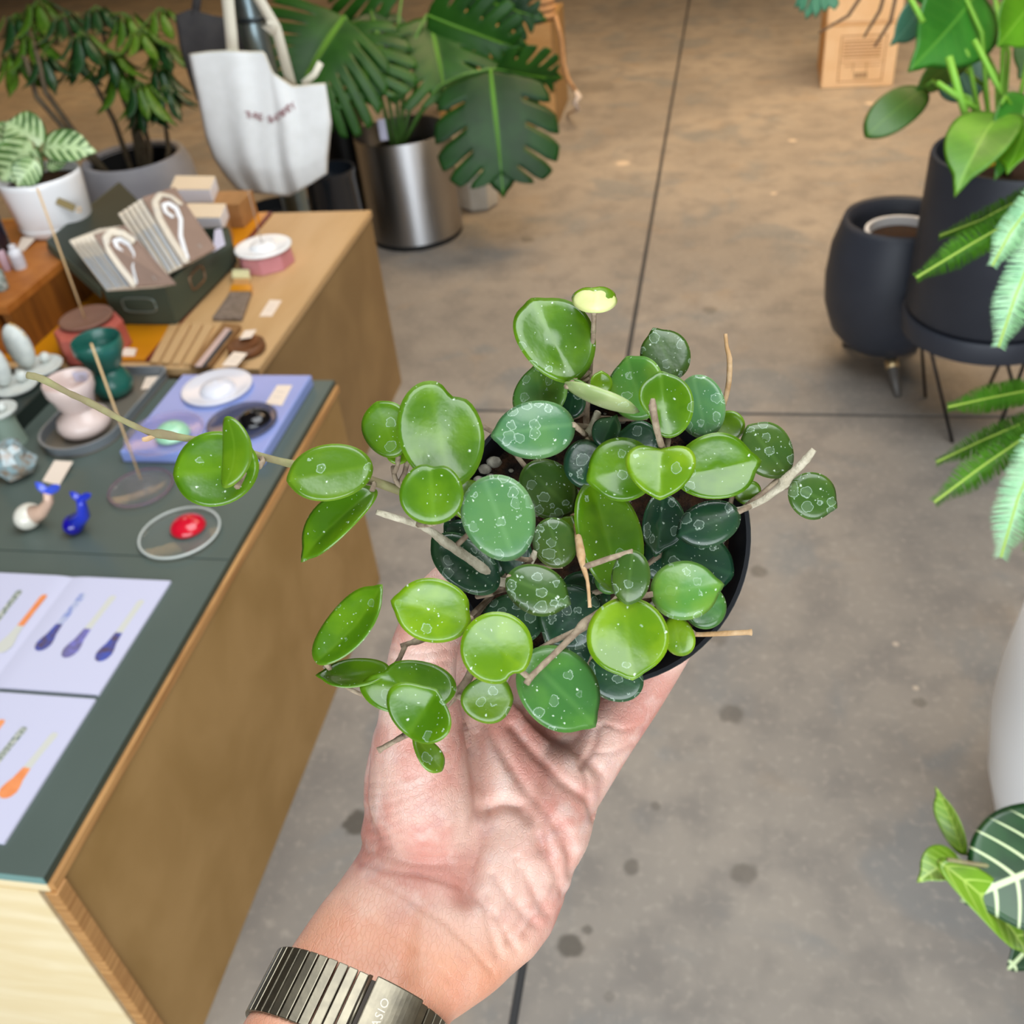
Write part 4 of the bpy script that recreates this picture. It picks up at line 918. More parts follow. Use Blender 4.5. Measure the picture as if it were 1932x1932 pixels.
# ------------------------------------------------------------------ things on the tan plinth and the amber sheet
M_TERR = simple('terracotta_red', '#B0564A', .5, h2='#BC6456', scale=20); M_BROWNC = simple('brown_ceramic', '#7E5A4A', .5); M_PINKB = simple('pink_box', '#C9888C', .5, h2='#BE7C82', scale=20)
def octo(c, r, h, n=8, rot=.39, top=.96):
    m = MB(); a = [A3([c[0] + r * math.cos(rot + 2 * PI * k / n), c[1] + r * math.sin(rot + 2 * PI * k / n), c[2]]) for k in range(n)]
    b = [A3(c) + (p - A3(c)) * top + A3([0, 0, h]) for p in a]
    m.add(a + b, [tuple(range(n - 1, -1, -1)), tuple(range(n, 2 * n))] + [(k, (k + 1) % n, n + (k + 1) % n, n + k) for k in range(n)]); return m
q = on(184, 660, ZA); r = px2m(66, q); hz = zof(q, (170, 612)) - ZA
o = octo(q, r, hz).build('faceted_vessel', M_TERR, loc=q, bevel=.004); tag(o, 'terracotta red eight sided vessel behind the teal cup', 'vessel')
q2 = A3([q[0] - .012, q[1] + .02, ZA + hz]); m = MB(); rr = px2m(50, q2); m.lathe(q2, [(0, 0), (rr * .85, 0), (rr, .006), (rr, .010), (rr * .95, .012), (rr * .85, .009), (0, .008)], 40)
tag(m.build('round_dish', M_BROWNC, smooth=True, loc=q2), 'flat brown dish lying on the terracotta red vessel', 'dish')
d0 = on(160, 600, ZA + hz + .008); m = MB(); m.tube([d0, aty(115, 478, d0[1]), aty(70, 355, d0[1])], .0022, 8); tag(m.build('incense_stick', M_STICK, loc=d0, smooth=True), 'long tan incense stick standing in the brown dish', 'incense stick', 'incense sticks')
q = on(505, 499, ZB); r = px2m(53, q); hz = zof(q, (492, 472)) - ZB
tag(octo(q, r, hz, rot=.2).build('faceted_box', M_PINKB, loc=q, bevel=.003), 'pink eight sided box on the bare wood strip', 'box')
q2 = A3([q[0], q[1], ZB + hz]); rr = px2m(54, q2); cdish = thing('white_dish', 'white round incense dish sitting on the pink eight sided box', 'dish', q2)
m = MB(); m.lathe(q2, [(0, 0), (rr * .85, 0), (rr, .006), (rr, .010), (rr * .95, .012), (rr * .82, .008), (0, .007)], 48); m.build('plate', M_WHITEC, cdish, smooth=True)
m = MB(); m.lathe(q2 + A3([0, 0, .007]), [(rr * .5, 0), (rr * .42, .008), (rr * .22, .013), (.004, .014), (.003, .011), (0, .011)], 32); m.build('dome', M_WHITEC, cdish, smooth=True)
tb = q2 + A3([0, 0, .017]); t2 = aty(468, 360, tb[1]); m = MB(); m.tube([tb, tb * .5 + t2 * .5, t2], .0011, 8); tag(m.build('incense_stick', simple('grey_stick', '#9C8E80', .8), loc=tb, smooth=True), 'thin grey incense stick standing in the white dish', 'incense stick', 'incense sticks')
# flared brush lying flat
br = thing('hand_brush', 'small flared grey brush with an amber band lying on the bare wood strip', 'brush', on(438, 570, ZB))
fl_ = lambda pts, z: [on(x, y, z) for x, y in pts]
m = MB(); m.prism(fl_([(402, 606), (458, 607), (476, 556), (437, 556)], ZB + .0005), (0, 0, .010)); m.build('bristles', simple('grey_brown_bristles', '#6B5D50', .5, h2='#84756A', scale=80), br, bevel=.002)
m = MB(); m.prism(fl_([(436, 557), (476, 557), (477, 546), (439, 546)], ZB + .0005), (0, 0, .013)); m.build('band', M_AMBER, br, bevel=.001)
m = MB(); m.prism(fl_([(441, 546), (474, 546), (473, 534), (442, 534)], ZB + .0005), (0, 0, .012)); m.build('neck', M_PLYE, br, bevel=.001)
m = MB(); m.prism(fl_([(441, 534), (474, 534), (474, 522), (442, 522)], ZB + .0005), (0, 0, .020)); m.build('end_block', simple('pale_yellow_block', '#DCD8A8', .3), br, bevel=.002)
card([(509, 566), (532, 567), (513, 597), (489, 597)], ZB, 'cream price card beside the flared brush')
# slatted rest
sl = thing('slatted_rest', 'low tan wooden rest of four slats behind the dark tray', 'rest', on(345, 652, ZB))
for k in range(4):
    f0, f1 = k / 4 + .03, (k + 1) / 4 - .03; A_, B_, C_, D_ = [A3(p) for p in ((322, 612), (408, 617), (364, 692), (282, 688))]
    tl = A_ + (B_ - A_) * f0; tr_ = A_ + (B_ - A_) * f1; brp = D_ + (C_ - D_) * f1; bl = D_ + (C_ - D_) * f0
    m = MB(); m.prism(fl_([bl, brp, tr_, tl], ZB + .0003), (0, 0, .008)); m.build('slat', M_PLYT, sl, bevel=.0015)
ih = thing('long_incense_holder', 'long wooden incense holder with a pinkish metal strip and dark slot', 'incense holder', on(408, 660, ZB))
m = MB(); m.prism(fl_([(360, 697), (398, 699), (457, 622), (424, 617)], ZB + .0003), (0, 0, .012)); m.build('body', simple('brown_wood_body', '#8F6A42', .5, h2='#7E5A36', scale=30), ih, bevel=.0015)
m = MB(); m.prism(fl_([(368, 692), (380, 693), (436, 622), (426, 620)], ZB + .0125), (0, 0, .002)); m.build('metal_strip', simple('pinkish_metal', '#D4C4CA', .35, .5), ih)
m = MB(); m.prism(fl_([(381, 692), (387, 693), (440, 626), (434, 624)], ZB + .0125), (0, 0, .0012)); m.build('slot', simple('slot_dark', '#2C333A', .6), ih)
q = on(468, 664, ZB); r = px2m(36, q); m = MB(); m.lathe(q, [(0, 0), (r * .8, 0), (r, .008), (r * .96, .020), (r * .88, .022), (r * .6, .012), (0, .010)], 40)
tag(m.build('wooden_bowl', simple('dark_walnut', '#5E3A20', .5, h2='#74492A', scale=40), smooth=True, loc=q), 'dark brown round wooden bowl at the front end of the bare wood strip', 'bowl')
card([(462, 624), (484, 622), (474, 637), (452, 640)], ZB + .0225, 'peach card on the far rim of the dark wooden bowl', lines=0)
card([(441, 664), (467, 667), (446, 692), (418, 690)], ZB + .0225, 'cream card on the near rim of the dark wooden bowl')
card([(448, 396), (464, 399), (448, 421), (430, 420)], ZA, 'cream price card on the amber sheet behind the white soap boxes', lines=1)
card([(236, 656), (258, 658), (254, 672), (226, 672)], ZA, 'cream card curling up on the amber sheet behind the tray', lift=.01, lines=0)

# dark green bin of packets
M_BIN = simple('dark_green_metal', '#3E4A3E', .45); M_BIND = simple('dark_green_metal_inner', '#2A322B', .5)
ZW = .636; ZL = .692
bn = thing('packet_bin', 'dark green metal bin with its lid open to the left, full of brown paper packets', 'bin', (-1.25, 2.0, ZA))
cC, cD = on(193, 543, ZW), on(311, 543, ZW); yB = 2.15
foot = [A3([cC[0], cC[1], 0]), A3([cD[0], cD[1], 0]), A3([-1.142, yB, 0]), A3([cC[0] - .004, yB, 0])]
cenb = sum(foot) / 4
for i, nmw in enumerate(('front_wall', 'right_wall', 'back_wall', 'left_wall')):
    a, b = foot[i], foot[(i + 1) % 4]; inn = nrm(np.cross(UP, b - a)); inn = inn if inn @ (cenb - a) > 0 else -inn; z0 = A3([0, 0, ZA])
    m = MB(); m.prism([a + z0, b + z0, b + inn * .003 + z0, a + inn * .003 + z0], (0, 0, ZW - ZA)); w_ = m.build(nmw, M_BIN, bn)
    if i == 0:   # label frame on the front
        mid = (a + b) / 2 + A3([0, 0, (ZA + ZW) / 2 + .004]) - inn * .001; ex = nrm(b - a); n = 40; pts = []
        for k in range(n + 1):
            t = 2 * PI * k / n; pts.append(mid + ex * (.040 * math.copysign(abs(math.cos(t)) ** .5, math.cos(t))) + UP * (.017 * math.copysign(abs(math.sin(t)) ** .5, math.sin(t))))
        m = MB(); m.tube(pts, .0018, 6); m.build('label_frame', simple('green_grey_metal', '#8E9A92', .35, .5), w_, smooth=True)
    if i == 1:
        mid = a * .60 + b * .40 + A3([0, 0, (ZA + ZW) / 2 + .006]) - inn * .001; ex = nrm(b - a); pts = [mid + ex * (.034 * math.copysign(abs(math.cos(t)) ** .5, math.cos(t))) + UP * (.018 * math.copysign(abs(math.sin(t)) ** .5, math.sin(t))) for t in np.linspace(0, 2 * PI, 41)]
        m = MB(); m.tube(pts, .0022, 6); m.build('handle', simple('worn_brass_handle', '#9A7A60', .35, .8), w_, smooth=True)
m = MB(); m.prism([p + A3([0, 0, ZA + .0005]) for p in foot], (0, 0, .003)); m.build('base', M_BIND, bn)
lA, lB, lC, lD = on(226, 344, ZL), on(90, 454, ZL), on(191, 545, ZW), A3([cC[0], yB, ZW])
ln_ = nrm(np.cross(lB - lC, lD - lC)); ln_ = ln_ if ln_[2] > 0 else -ln_
m = MB(); m.prism([lC, lD, lA, lB], -ln_ * .003); m.build('lid', M_BIND, bn)
for a, b in ((lA, lB), (lB, lC)):
    m = MB(); m.prism([a, b, b - ln_ * .022, a - ln_ * .022], nrm(np.cross(b - a, ln_)) * .003); m.build('lid_rim', M_BIN, bn)
M_PKT = simple('brown_packet', '#8F7668', .6, h2='#866E60', scale=20); M_CREAM = simple('cream_paper', '#DCD0BC', .6, h2='#CFC6B8', scale=50); M_GREYB = simple('grey_blue_paper', '#A6AEB6', .6)
def packet(TL, TR, BR, BL, ztop, zbot, label, front, hook, k_=0):
    p = [on(TL[0], TL[1], ztop), on(TR[0], TR[1], ztop - .004), on(BR[0], BR[1], zbot), on(BL[0], BL[1], zbot)]
    nn = nrm(np.cross(p[1] - p[0], p[3] - p[0])); nn = nn if nn @ (CAM - p[0]) > 0 else -nn
    cen = sum(p) / 4; c = thing('paper_packet', label, 'packet', A3([cen[0], cen[1], ZA + .004]), 'paper packets in the dark green bin')
    m = MB(); m.prism(p, nn * -.0055); m.build('sleeve', M_PKT if front else M_CREAM, c, bevel=.0012)
    f = lambda u, v: p[0] * (1 - u) * (1 - v) + p[1] * u * (1 - v) + p[2] * u * v + p[3] * (1 - u) * v
    # cream border band and curled cut-out showing the cream lining
    if front:
        pts = [f(u, v) + nn * .0012 for u, v in ((.10, 1.0), (.08, .62), (.10, .34), (.24, .12), (.50, .04), (.74, .12), (.86, .28))]
        dn = []
        for i in range(len(pts) - 1): dn += [pts[i] * (1 - k / 5) + pts[i + 1] * k / 5 for k in range(5)]
        m = MB(); m.tube(dn + [pts[-1]], .0085, 8, flat=.2); m.build('lining', M_CREAM, c, smooth=True)
        pts = [f(*uv_) + nn * .0018 for uv_ in hook]; dn = []
        for i in range(len(pts) - 1): dn += [pts[i] * (1 - k / 5) + pts[i + 1] * k / 5 for k in range(5)]
        m = MB(); m.tube(dn + [pts[-1]], .0055, 8, flat=.25); m.build('curl', M_WHITEC, c, smooth=True)
        m = MB(); cc = f(.62, .88) + nn * .0005; e1 = nrm(p[1] - p[0]); e2 = nrm(p[3] - p[0])
        for k in range(2): m.prism([cc + e1 * (.004 * k) - e2 * .006, cc + e1 * (.004 * k + .0016) - e2 * .006, cc + e1 * (.004 * k + .0016) + e2 * .006, cc + e1 * (.004 * k) + e2 * .006], nn * .0003)
        m.build('print', M_INK, c)
    else:
        a = [f(0.01, v) + nn * .0002 for v in (0.35, .98)]; b = [f(.05 + .03 * (k_ % 2), v) + nn * .0002 for v in (0.4, .98)]
        m = MB(); m.prism([a[0], b[0], b[1], a[1]], nn * .0006); m.build('stripe', M_GREYB, c)
HK = ((.46, .40), (.36, .30), (.40, .20), (.56, .20), (.66, .30), (.60, .46), (.34, .66), (.16, .96))
for st, (q4, lab, zt_, zb_) in enumerate(((((176, 442), (236, 424), (333, 536), (247, 541)), 'left', .755, .655), (((268, 372), (330, 352), (408, 468), (346, 500)), 'right', .760, .655))):
    ords = ['second', 'third', 'fourth', 'fifth', 'sixth']
    for k in range(5, -1, -1):
        off = A3([-9.0 * k, (1.2 if st == 0 else 5.0) * k]); Q = [A3(p) + off for p in q4]
        packet(Q[0] + A3([0, 1.0 * k]), Q[1], Q[2], Q[3], zt_ - .0062 * k, zb_ - .0035 * k - .002, ('front brown packet of the %s stack in the bin, curled cream cut-out in front' % lab) if k == 0 else 'cream paper packet, %s from the front of the %s stack in the bin' % (ords[k - 1], lab), k == 0, HK, k)
# cartons and soap boxes
M_KRAFT = simple('kraft_card', '#A87C4C', .7, h2='#9A7042', scale=30); M_SOAPT = simple('cream_box_top', '#EAD8BE', .5); M_SOAP = simple('white_box_card', '#E6E7F0', .5)
zk = .612
ca = thing('kraft_carton', 'plain brown carton behind the packet bin, under the white soap boxes', 'carton', (-1.33, 2.40, ZA)); m = MB(); m.box((-1.345, 2.415, (ZA + zk) / 2), (.27, .10, zk - ZA)); m.build('body', M_KRAFT, ca, bevel=.002)
def soap(quad, z, hpx, label):
    p = [on(x, y, z) for x, y in quad]; cen = sum(p) / 4; c = thing('soap_box', label, 'box', A3([cen[0], cen[1], hpx]), 'white soap boxes'); h = z - hpx
    a = [A3([x[0], x[1], hpx]) for x in p]; m = MB(); m.prism(a, (0, 0, h - .0015)); m.build('body', M_SOAP, c, bevel=.003)
    m = MB(); m.prism([A3([x[0], x[1], z - .0016]) for x in p], (0, 0, .0014)); m.build('lid', M_SOAPT, c, bevel=.0005); return c
soap([(320, 357), (396, 357), (406, 332), (331, 331)], zk + .038, zk, 'white soap box with a cream lid, the far one on the brown carton')
zs2 = .60
p4 = thing('kraft_carton', 'small brown carton under the near soap box', 'carton', (-1.2, 2.2, ZA)); pp = [A3([x[0], x[1], ZA]) for x in (on(345, 409, zs2 + .036), on(414, 409, zs2 + .036), on(424, 386, zs2 + .036), on(358, 385, zs2 + .036))]
m = MB(); m.prism(pp, (0, 0, zs2 - ZA)); m.build('body', M_KRAFT, p4, bevel=.002)
soap([(340, 410), (415, 410), (426, 384), (354, 383)], zs2 + .036, zs2, 'white soap box with a cream lid, the near one behind the right packets')
card([(405, 434), (418, 431), (425, 462), (402, 476)], ZW + .001, 'white card clipped upright on the right side of the packet bin', mat=M_PAPER, lines=0)

# on the riser: bottles and the white pot
def bottle(label, base, r, top, mat, cap=None, band=None):
    b = on(base[0], base[1], ZR); rr = px2m(r, b); H = zof(b, top) - ZR; c = thing('small_bottle', label, 'bottle', b, 'small bottles on the riser')
    m = MB(); m.lathe(b, [(0, 0), (rr * .9, 0), (rr, .003), (rr, H * .70), (rr * .85, H * .78), (rr * .5, H * .82), (0, H * .82)], 24); m.build('body', mat, c, smooth=True, auto=50)
    m = MB(); m.lathe(b + A3([0, 0, H * .82]), [(0, 0), (rr * .55, 0), (rr * .55, H * .17), (rr * .45, H * .18), (0, H * .18)], 20); m.build('cap', cap or mat, c, smooth=True, auto=40)
    if band: 
        m = MB(); m.lathe(b, [(rr * 1.02, H * .15), (rr * 1.03, H * .18), (rr * 1.03, H * .55), (rr * 1.02, H * .58)], 24); m.build('label', band, c, smooth=True)
    return c
MB_W = simple('white_bottle', '#D8D8DE', .35); MB_D = simple('dark_bottle', '#191420', .2, coat=.4); MB_P = simple('pink_tube', '#B89AA4', .35); MB_S = simple('speckled_jar', '#B9BEB6', .5, h2='#35504A', scale=160)
bottle('small white bottle on the riser beside the peach card', (40, 506), 12, (22, 462), MB_W, MB_W, simple('grey_label', '#C2C2CA', .6))
bottle('pinkish tube bottle at the left edge of the riser', (15, 509), 8, (-2, 462), MB_P, MB_D)
bottle('dark speckled jar at the very left edge of the riser', (4, 546), 14, (-14, 500), MB_S, MB_S)
bottle('tall black bottle behind the small white bottle', (14, 478), 13, (-18, 372), MB_D, MB_D)
card([(42, 447), (67, 450), (45, 474), (31, 471)], ZR, 'peach card standing on the riser by the small white bottle', lift=.012, lines=0)
M_VEIN = None
def veined(name, dark, mid, vein, n=8, wv=.2, slant=1.3, rib=.06, soft=.08, blotch=0.0):
    t = NT(name); uvn = t.n('TexCoord'); s_ = t.n('SeparateXYZ'); t.l(uvn.outputs['UV'], s_.inputs[0]); au = t.math('ABSOLUTE', s_.outputs[0])
    ph = t.math('FRACT', t.math('SUBTRACT', t.math('MULTIPLY', s_.outputs[1], n), t.math('MULTIPLY', t.math('POWER', au, 1.3), slant)))
    d = t.math('ABSOLUTE', t.math('SUBTRACT', ph, .5)); tap = t.math('MULTIPLY', t.math('SUBTRACT', 1.15, au), wv)
    v = t.math('MULTIPLY', t.ramp(t.math('SUBTRACT', d, tap), soft, 0.0), t.ramp(au, 0.98, 0.75))
    r_ = t.ramp(au, rib + soft * .5, rib); c = t.mix(t.ramp(t.noise(25, 3), .35, .65), lin(dark), lin(mid)); f = t.math('MAXIMUM', v, r_)
    if blotch: f = t.math('MULTIPLY', f, t.math('ADD', .5, t.ramp(t.noise(40, 3), .3, .6)), clamp=True)
    t.color(t.mix(f, c, lin(vein))); t.set(Roughness=.35); t.b.inputs['Coat Weight'].default_value = .2; t.b.inputs['Subsurface Weight'].default_value = .05; return t.m
M_AGL = veined('silver_striped_leaf', '#3E6432', '#5C8440', '#B6CE98', 6, .26, 1.6, .10, .14, 1.0)
q = on(112, 430, ZR); wr = px2m(70, q); zt_ = zof(q, (94, 318)); H = zt_ - ZR; rt_ = wr * 1.05
wp = thing('potted_striped_plant', 'white ceramic pot of silver striped leaves standing on the wooden riser', 'potted plant', q)
m = MB(); m.lathe(q, [(0, 0), (wr * .78, 0), (wr * .92, .006), (wr * .97, H * .14), (wr * .97, H * .17), (wr * .945, H * .18), (wr * .96, H * .2), (rt_, H * .9), (rt_, H * .98), (rt_ * .97, H), (rt_ * .93, H * .97), (rt_ * .9, H * .8), (0, H * .8)], 56); m.build('pot', M_WHITEC, wp, smooth=True, auto=50)
m = MB(); m.lathe(q + A3([0, 0, H * .8]), [(0, .002), (rt_ * .88, .002), (rt_ * .88, .004), (rt_ * .4, .008), (0, .009)], 32); m.build('soil', M_SOIL, wp, smooth=True)
dq = depth(q + A3([0, 0, H]))
for (bx, by, tx, ty, hw, dd, ro) in ((72, 274, 180, 282, 30, .0, 25), (80, 270, 4, 226, 38, -.01, -20), (62, 268, 2, 345, 44, -.06, 15), (70, 300, 30, 352, 26, -.08, -10), (86, 318, 128, 300, 12, .0, 20), (60, 250, -40, 280, 34, .03, 10)):
    m = MB(); b_, t_ = px_leaf(m, bx, by, tx, ty, hw, dq + dd, roll=ro, th=.001, fold=.25, bend=.2, point=.3, nr=6, ns=36)
    m.tube([q + A3([0, 0, H * .8]), (q + A3([0, 0, H * .8]) + b_) / 2 + A3([0, 0, .012]), b_], .002, 6, mi=1); m.build('leaf', [M_AGL, M_STEMGR], wp, smooth=True, merge=False)
tgp = P(124, 386, depth(q + A3([0, -wr, H * .4])) - .005); nn = nrm(CAM - tgp); R = frame(P(150, 397, 2) - P(112, 380, 2), nn); m = MB(); m.box(tgp, (.042, .017, .0015), R); bt = m.build('brass_tag', simple('brass_tag', '#7A6A44', .45, .6), wp, bevel=.0006)
rc = P(149, 396, depth(tgp)); m = MB(); m.tube([rc + R @ A3([.005 * math.cos(t), .005 * math.sin(t), 0]) for t in np.linspace(0, 2 * PI, 19)], .001, 6); m.build('ring', M_GOLD, bt, smooth=True)
# ------------------------------------------------------------------ tote bags and their rack
def vert(px, py, y, pz=None):
    """world point on the upright plane y seen at the pixel"""
    return aty(px, py, y)
YT = 2.78
rk = aty(478, 45, YT + .16)
rack = thing('bag_rack', 'galvanised steel post standing behind the white tote bag, with hook arms out of sight above', 'rack', (rk[0], rk[1], 0))
M_GALV = simple('galvanised_steel', '#8FA0A6', .3, .9, h2='#7B8C94', scale=12); M_GALVD = simple('dark_collar', '#3C4448', .4, .7)
m = MB(); m.lathe((rk[0], rk[1], 0), [(0, .012), (.042, .012), (.042, 2.05), (0, 2.05)], 28); m.build('post', M_GALV, rack, smooth=True, auto=40)
m = MB(); m.lathe((rk[0], rk[1], 0), [(0, 0), (.17, 0), (.17, .010), (.165, .012), (0, .012)], 40); m.build('base', M_GALVD, rack, smooth=True, auto=40)
zc_ = zof(A3([rk[0], rk[1], 0]), (473, 34)); m = MB(); m.lathe((rk[0], rk[1], zc_), [(.041, -.008), (.047, -.006), (.047, .006), (.041, .008)], 28); m.build('collar', M_GALVD, rack, smooth=True)
for hx in (-.02,):
    m = MB(); hk = [A3([rk[0], rk[1], 1.62]), A3([rk[0] + hx, YT + .06, 1.62]), A3([rk[0] + hx, YT - .01, 1.60]), A3([rk[0] + hx, YT - .03, 1.63])]; m.tube(hk, .006, 8); m.build('hook', M_GALVD, rack, smooth=True)
m = MB(); m.tube([A3([rk[0], rk[1], 1.66]), A3([rk[0] - .18, YT + .30, 1.66]), A3([rk[0] - .20, YT + .30, 1.69])], .006, 8); m.build('hook', M_GALVD, rack, smooth=True)


def polyl(pts, t):
    pts = A3(pts); d = np.concatenate([[0], np.cumsum(np.linalg.norm(np.diff(pts, axis=0), axis=1))]); d /= d[-1]
    return A3([np.interp(t, d, pts[:, k]) for k in range(pts.shape[1])])
M_CANV = simple('natural_canvas', '#ECEFF0', .85, h2='#E6E9E9', scale=30, bump=.25); M_STRAP = simple('canvas_strap', '#E2DDCB', .85, bump=.2); M_PRINT = simple('maroon_print', '#8A4A4E', .8)
def tote(label, top, bot, left, right, y, bulge, folds, mat, straps, group='canvas tote bags'):
    c0 = vert(*polyl(bot, .5), y); c = thing('tote_bag', label, 'bag', c0, group); NU, NV = 36, 36
    def pos(u, v, dy):
        L, Rr, T, B = polyl(left, v), polyl(right, v), polyl(top, u), polyl(bot, u)
        c00, c10, c01, c11 = A3(top[0]), A3(top[-1]), A3(bot[0]), A3(bot[-1])
        p = (1 - u) * L + u * Rr + (1 - v) * T + v * B - ((1 - u) * (1 - v) * c00 + u * (1 - v) * c10 + (1 - u) * v * c01 + u * v * c11)
        env = math.sin(PI * min(1, max(0, u))) ** .5 * (.25 + .75 * v) * (1 - .35 * max(0, (v - .8) / .2))
        d = -dy * bulge * env
        if dy > 0: d += sum(a * math.sin(f * u * 6.283 + ph + sl * v) * (w0 + (1 - w0) * v) * math.sin(PI * u) for a, f, ph, sl, w0 in folds)
        return vert(p[0], p[1], y + d)
    for nm, dy in (('front_panel', 1), ('back_panel', -1)):
        m = MB(); vs = [pos(i / NU, j / NV, dy) for j in range(NV + 1) for i in range(NU + 1)]
        m.add(vs, [(j * (NU + 1) + i, j * (NU + 1) + i + 1, (j + 1) * (NU + 1) + i + 1, (j + 1) * (NU + 1) + i) for j in range(NV) for i in range(NU)]); solid(m.build(nm, mat, c, smooth=True), .0025)
    m = MB(); m.tube([pos(i / NU, 0, 1) for i in range(NU + 1)], .003, 6, flat=.6); m.build('top_hem', M_STRAP if mat == M_CANV else mat, c, smooth=True)
    for pts, w in straps:
        w3 = [vert(px, py, y + dy) for px, py, dy in pts]; m = MB(); vs = []
        for i, p in enumerate(w3):
            t = nrm(w3[min(i + 1, len(w3) - 1)] - w3[max(0, i - 1)]); s_ = nrm(np.cross(t, A3([0, -1, 0]))); h = px2m(w, p) / 2; vs += [p - s_ * h, p + s_ * h]
        m.add(vs, [(2 * i, 2 * i + 1, 2 * i + 3, 2 * i + 2) for i in range(len(w3) - 1)]); solid(m.build('strap', M_STRAP if mat == M_CANV else mat, c, smooth=True), .003)
    return c, pos
tc_, tpos = tote('white canvas tote bag with a small curved maroon print hanging behind the tan plinth', [(357, 103), (392, 98), (425, 96), (470, 98), (498, 98), (514, 138), (552, 164), (585, 160), (614, 158)],
     [(447, 358), (478, 364), (510, 367), (546, 371), (585, 348), (617, 327)], [(357, 103), (364, 140), (374, 185), (388, 258), (404, 300), (425, 332), (447, 358)], [(614, 158), (620, 195), (625, 232), (618, 300), (617, 327)], YT, .05,
     [(.012, 2.6, .6, -1.2, .5), (.006, 5.2, 1.2, 1.5, .3)], M_CANV,
     [([(440, 112, -.012), (436, 60, -.012), (430, 0, -.01), (424, -90, .0), (424, -190, .005)], 23), ([(552, 168, .03), (520, 50, .0), (478, -20, -.02), (440, -120, -.01), (424, -190, .005)], 20), ([(518, 40, .0), (508, 58, -.01), (504, 50, -.02)], 22), ([(605, 118, .03), (594, 140, .025), (572, 158, .02)], 12)])
body = 'THRE·SHINWTY'; path = [(463, 216), (482, 219), (500, 223), (515, 226), (530, 217), (545, 205), (556, 198)]
def tote_uv(px, py, u=.5, v=.5):
    for _ in range(14):
        q_ = proj(tpos(u, v, 1)); u = min(1, max(0, u + .8 * (px - q_[0]) / 235)); v = min(1, max(0, v + .8 * (py - q_[1]) / 250))
    return u, v
m = MB()
for i, ch in enumerate(body):
    t = (i + .5) / len(body); x, y_ = polyl(path, t); u, v = tote_uv(x, y_)
    o = tpos(u, v, 1); e1 = tpos(u + .03, v, 1) - tpos(u - .03, v, 1); e2 = tpos(u, v - .03, 1) - tpos(u, v + .03, 1); nn = nrm(np.cross(e1, e2)); nn = nn if nn[1] < 0 else -nn
    x2, y2 = polyl(path, min(1, t + .06)); x1, y1 = polyl(path, max(0, t - .06))
    text_mesh(ch, .027, .0006, frame(vert(x2, y2, YT) - vert(x1, y1, YT), nn), o + nn * .004, m)
m.build('print', M_PRINT, tc_)
M_GREYC = simple('charcoal_canvas', '#4C4A4A', .85, h2='#454345', scale=30)
tote('charcoal grey canvas tote bag hanging behind and left of the white one', [(331, 30), (360, 18), (400, 30), (450, 38), (500, 30)], [(372, 190), (410, 200), (440, 200), (480, 190)], [(331, 30), (340, 90), (355, 140), (372, 190)], [(500, 30), (505, 90), (495, 140), (480, 190)], YT + .30, .05,
     [(.012, 2.1, .2, .8, .5)], M_GREYC, [([(368, 30, -.01), (374, -20, 0), (400, -130, 0)], 16), ([(440, 36, .03), (424, -30, .02), (400, -130, 0)], 16)])

# ------------------------------------------------------------------ steel planter with the swiss cheese plant
M_BRUSH = NT('brushed_planter_steel'); M_BRUSH.color(lin('#B4B4B6')); M_BRUSH.set(Metallic=1.0, Roughness=.45); M_BRUSH.b.inputs['Anisotropic'].default_value = .9; M_BRUSH.b.inputs['Anisotropic Rotation'].default_value = .25; _tg = M_BRUSH.n('Tangent'); _tg.direction_type = 'RADIAL'; _tg.axis = 'Z'; M_BRUSH.l(_tg.outputs[0], M_BRUSH.b.inputs['Tangent']); M_BRUSH = M_BRUSH.m
M_RUB = simple('black_rubber_base', '#17191C', .6); M_BLKP = simple('black_plastic_pot', '#14171A', .35)
sc_ = on(788, 440, 0); sH = zof(sc_, (753, 246)); sR = .183
sp = thing('swiss_cheese_plant', 'large split-leaved plant in a brushed steel cylinder planter behind the plinths', 'potted plant', sc_)
m = MB(); m.lathe(sc_, [(0, .02), (sR - .002, .02), (sR, .022), (sR, sH - .002), (sR - .001, sH), (sR - .003, sH - .002), (sR - .004, sH - .12), (0, sH - .12)], 72); m.build('planter', M_BRUSH, sp, smooth=True, auto=40)
m = MB(); m.lathe(sc_, [(0, 0), (sR - .006, 0), (sR - .003, .004), (sR - .003, .021), (0, .021)], 60); m.build('base_ring', M_RUB, sp, smooth=True, auto=40)
m = MB(); m.lathe(sc_ + A3([0, 0, sH - .12]), [(0, .0), (.135, 0), (.142, .040), (.146, .043), (.144, .047), (.136, .045), (.130, .03), (0, .028)], 48); m.build('inner_pot', M_BLKP, sp, smooth=True, auto=40)
m = MB(); m.lathe(sc_ + A3([0, 0, sH - .095]), [(0, 0.002), (.129, .002), (.126, .008), (.06, .014), (0, .016)], 30); m.build('soil', M_SOIL, sp, smooth=True)
def mon(name, h1, h2, vein):
    t = NT(name); s_ = t.n('SeparateXYZ'); tc = t.n('TexCoord'); t.l(tc.outputs['UV'], s_.inputs[0]); au = t.math('ABSOLUTE', s_.outputs[0])
    c = t.mix(t.ramp(t.noise(9, 3), .35, .65), lin(h1), lin(h2)); t.color(t.mix(t.ramp(au, .05, .02), c, lin(vein))); t.set(Roughness=.36); t.b.inputs['Specular IOR Level'].default_value = .22
    t.b.inputs['Transmission Weight'].default_value = 0; return t.m
M_MON = mon('swiss_cheese_leaf', '#1A4410', '#275416', '#5A8626'); M_MOND = mon('swiss_cheese_leaf_dark', '#0F320E', '#174014', '#4A801C'); M_PET = simple('green_petiole', '#4E7A34', .5, h2='#5E8840', scale=30)
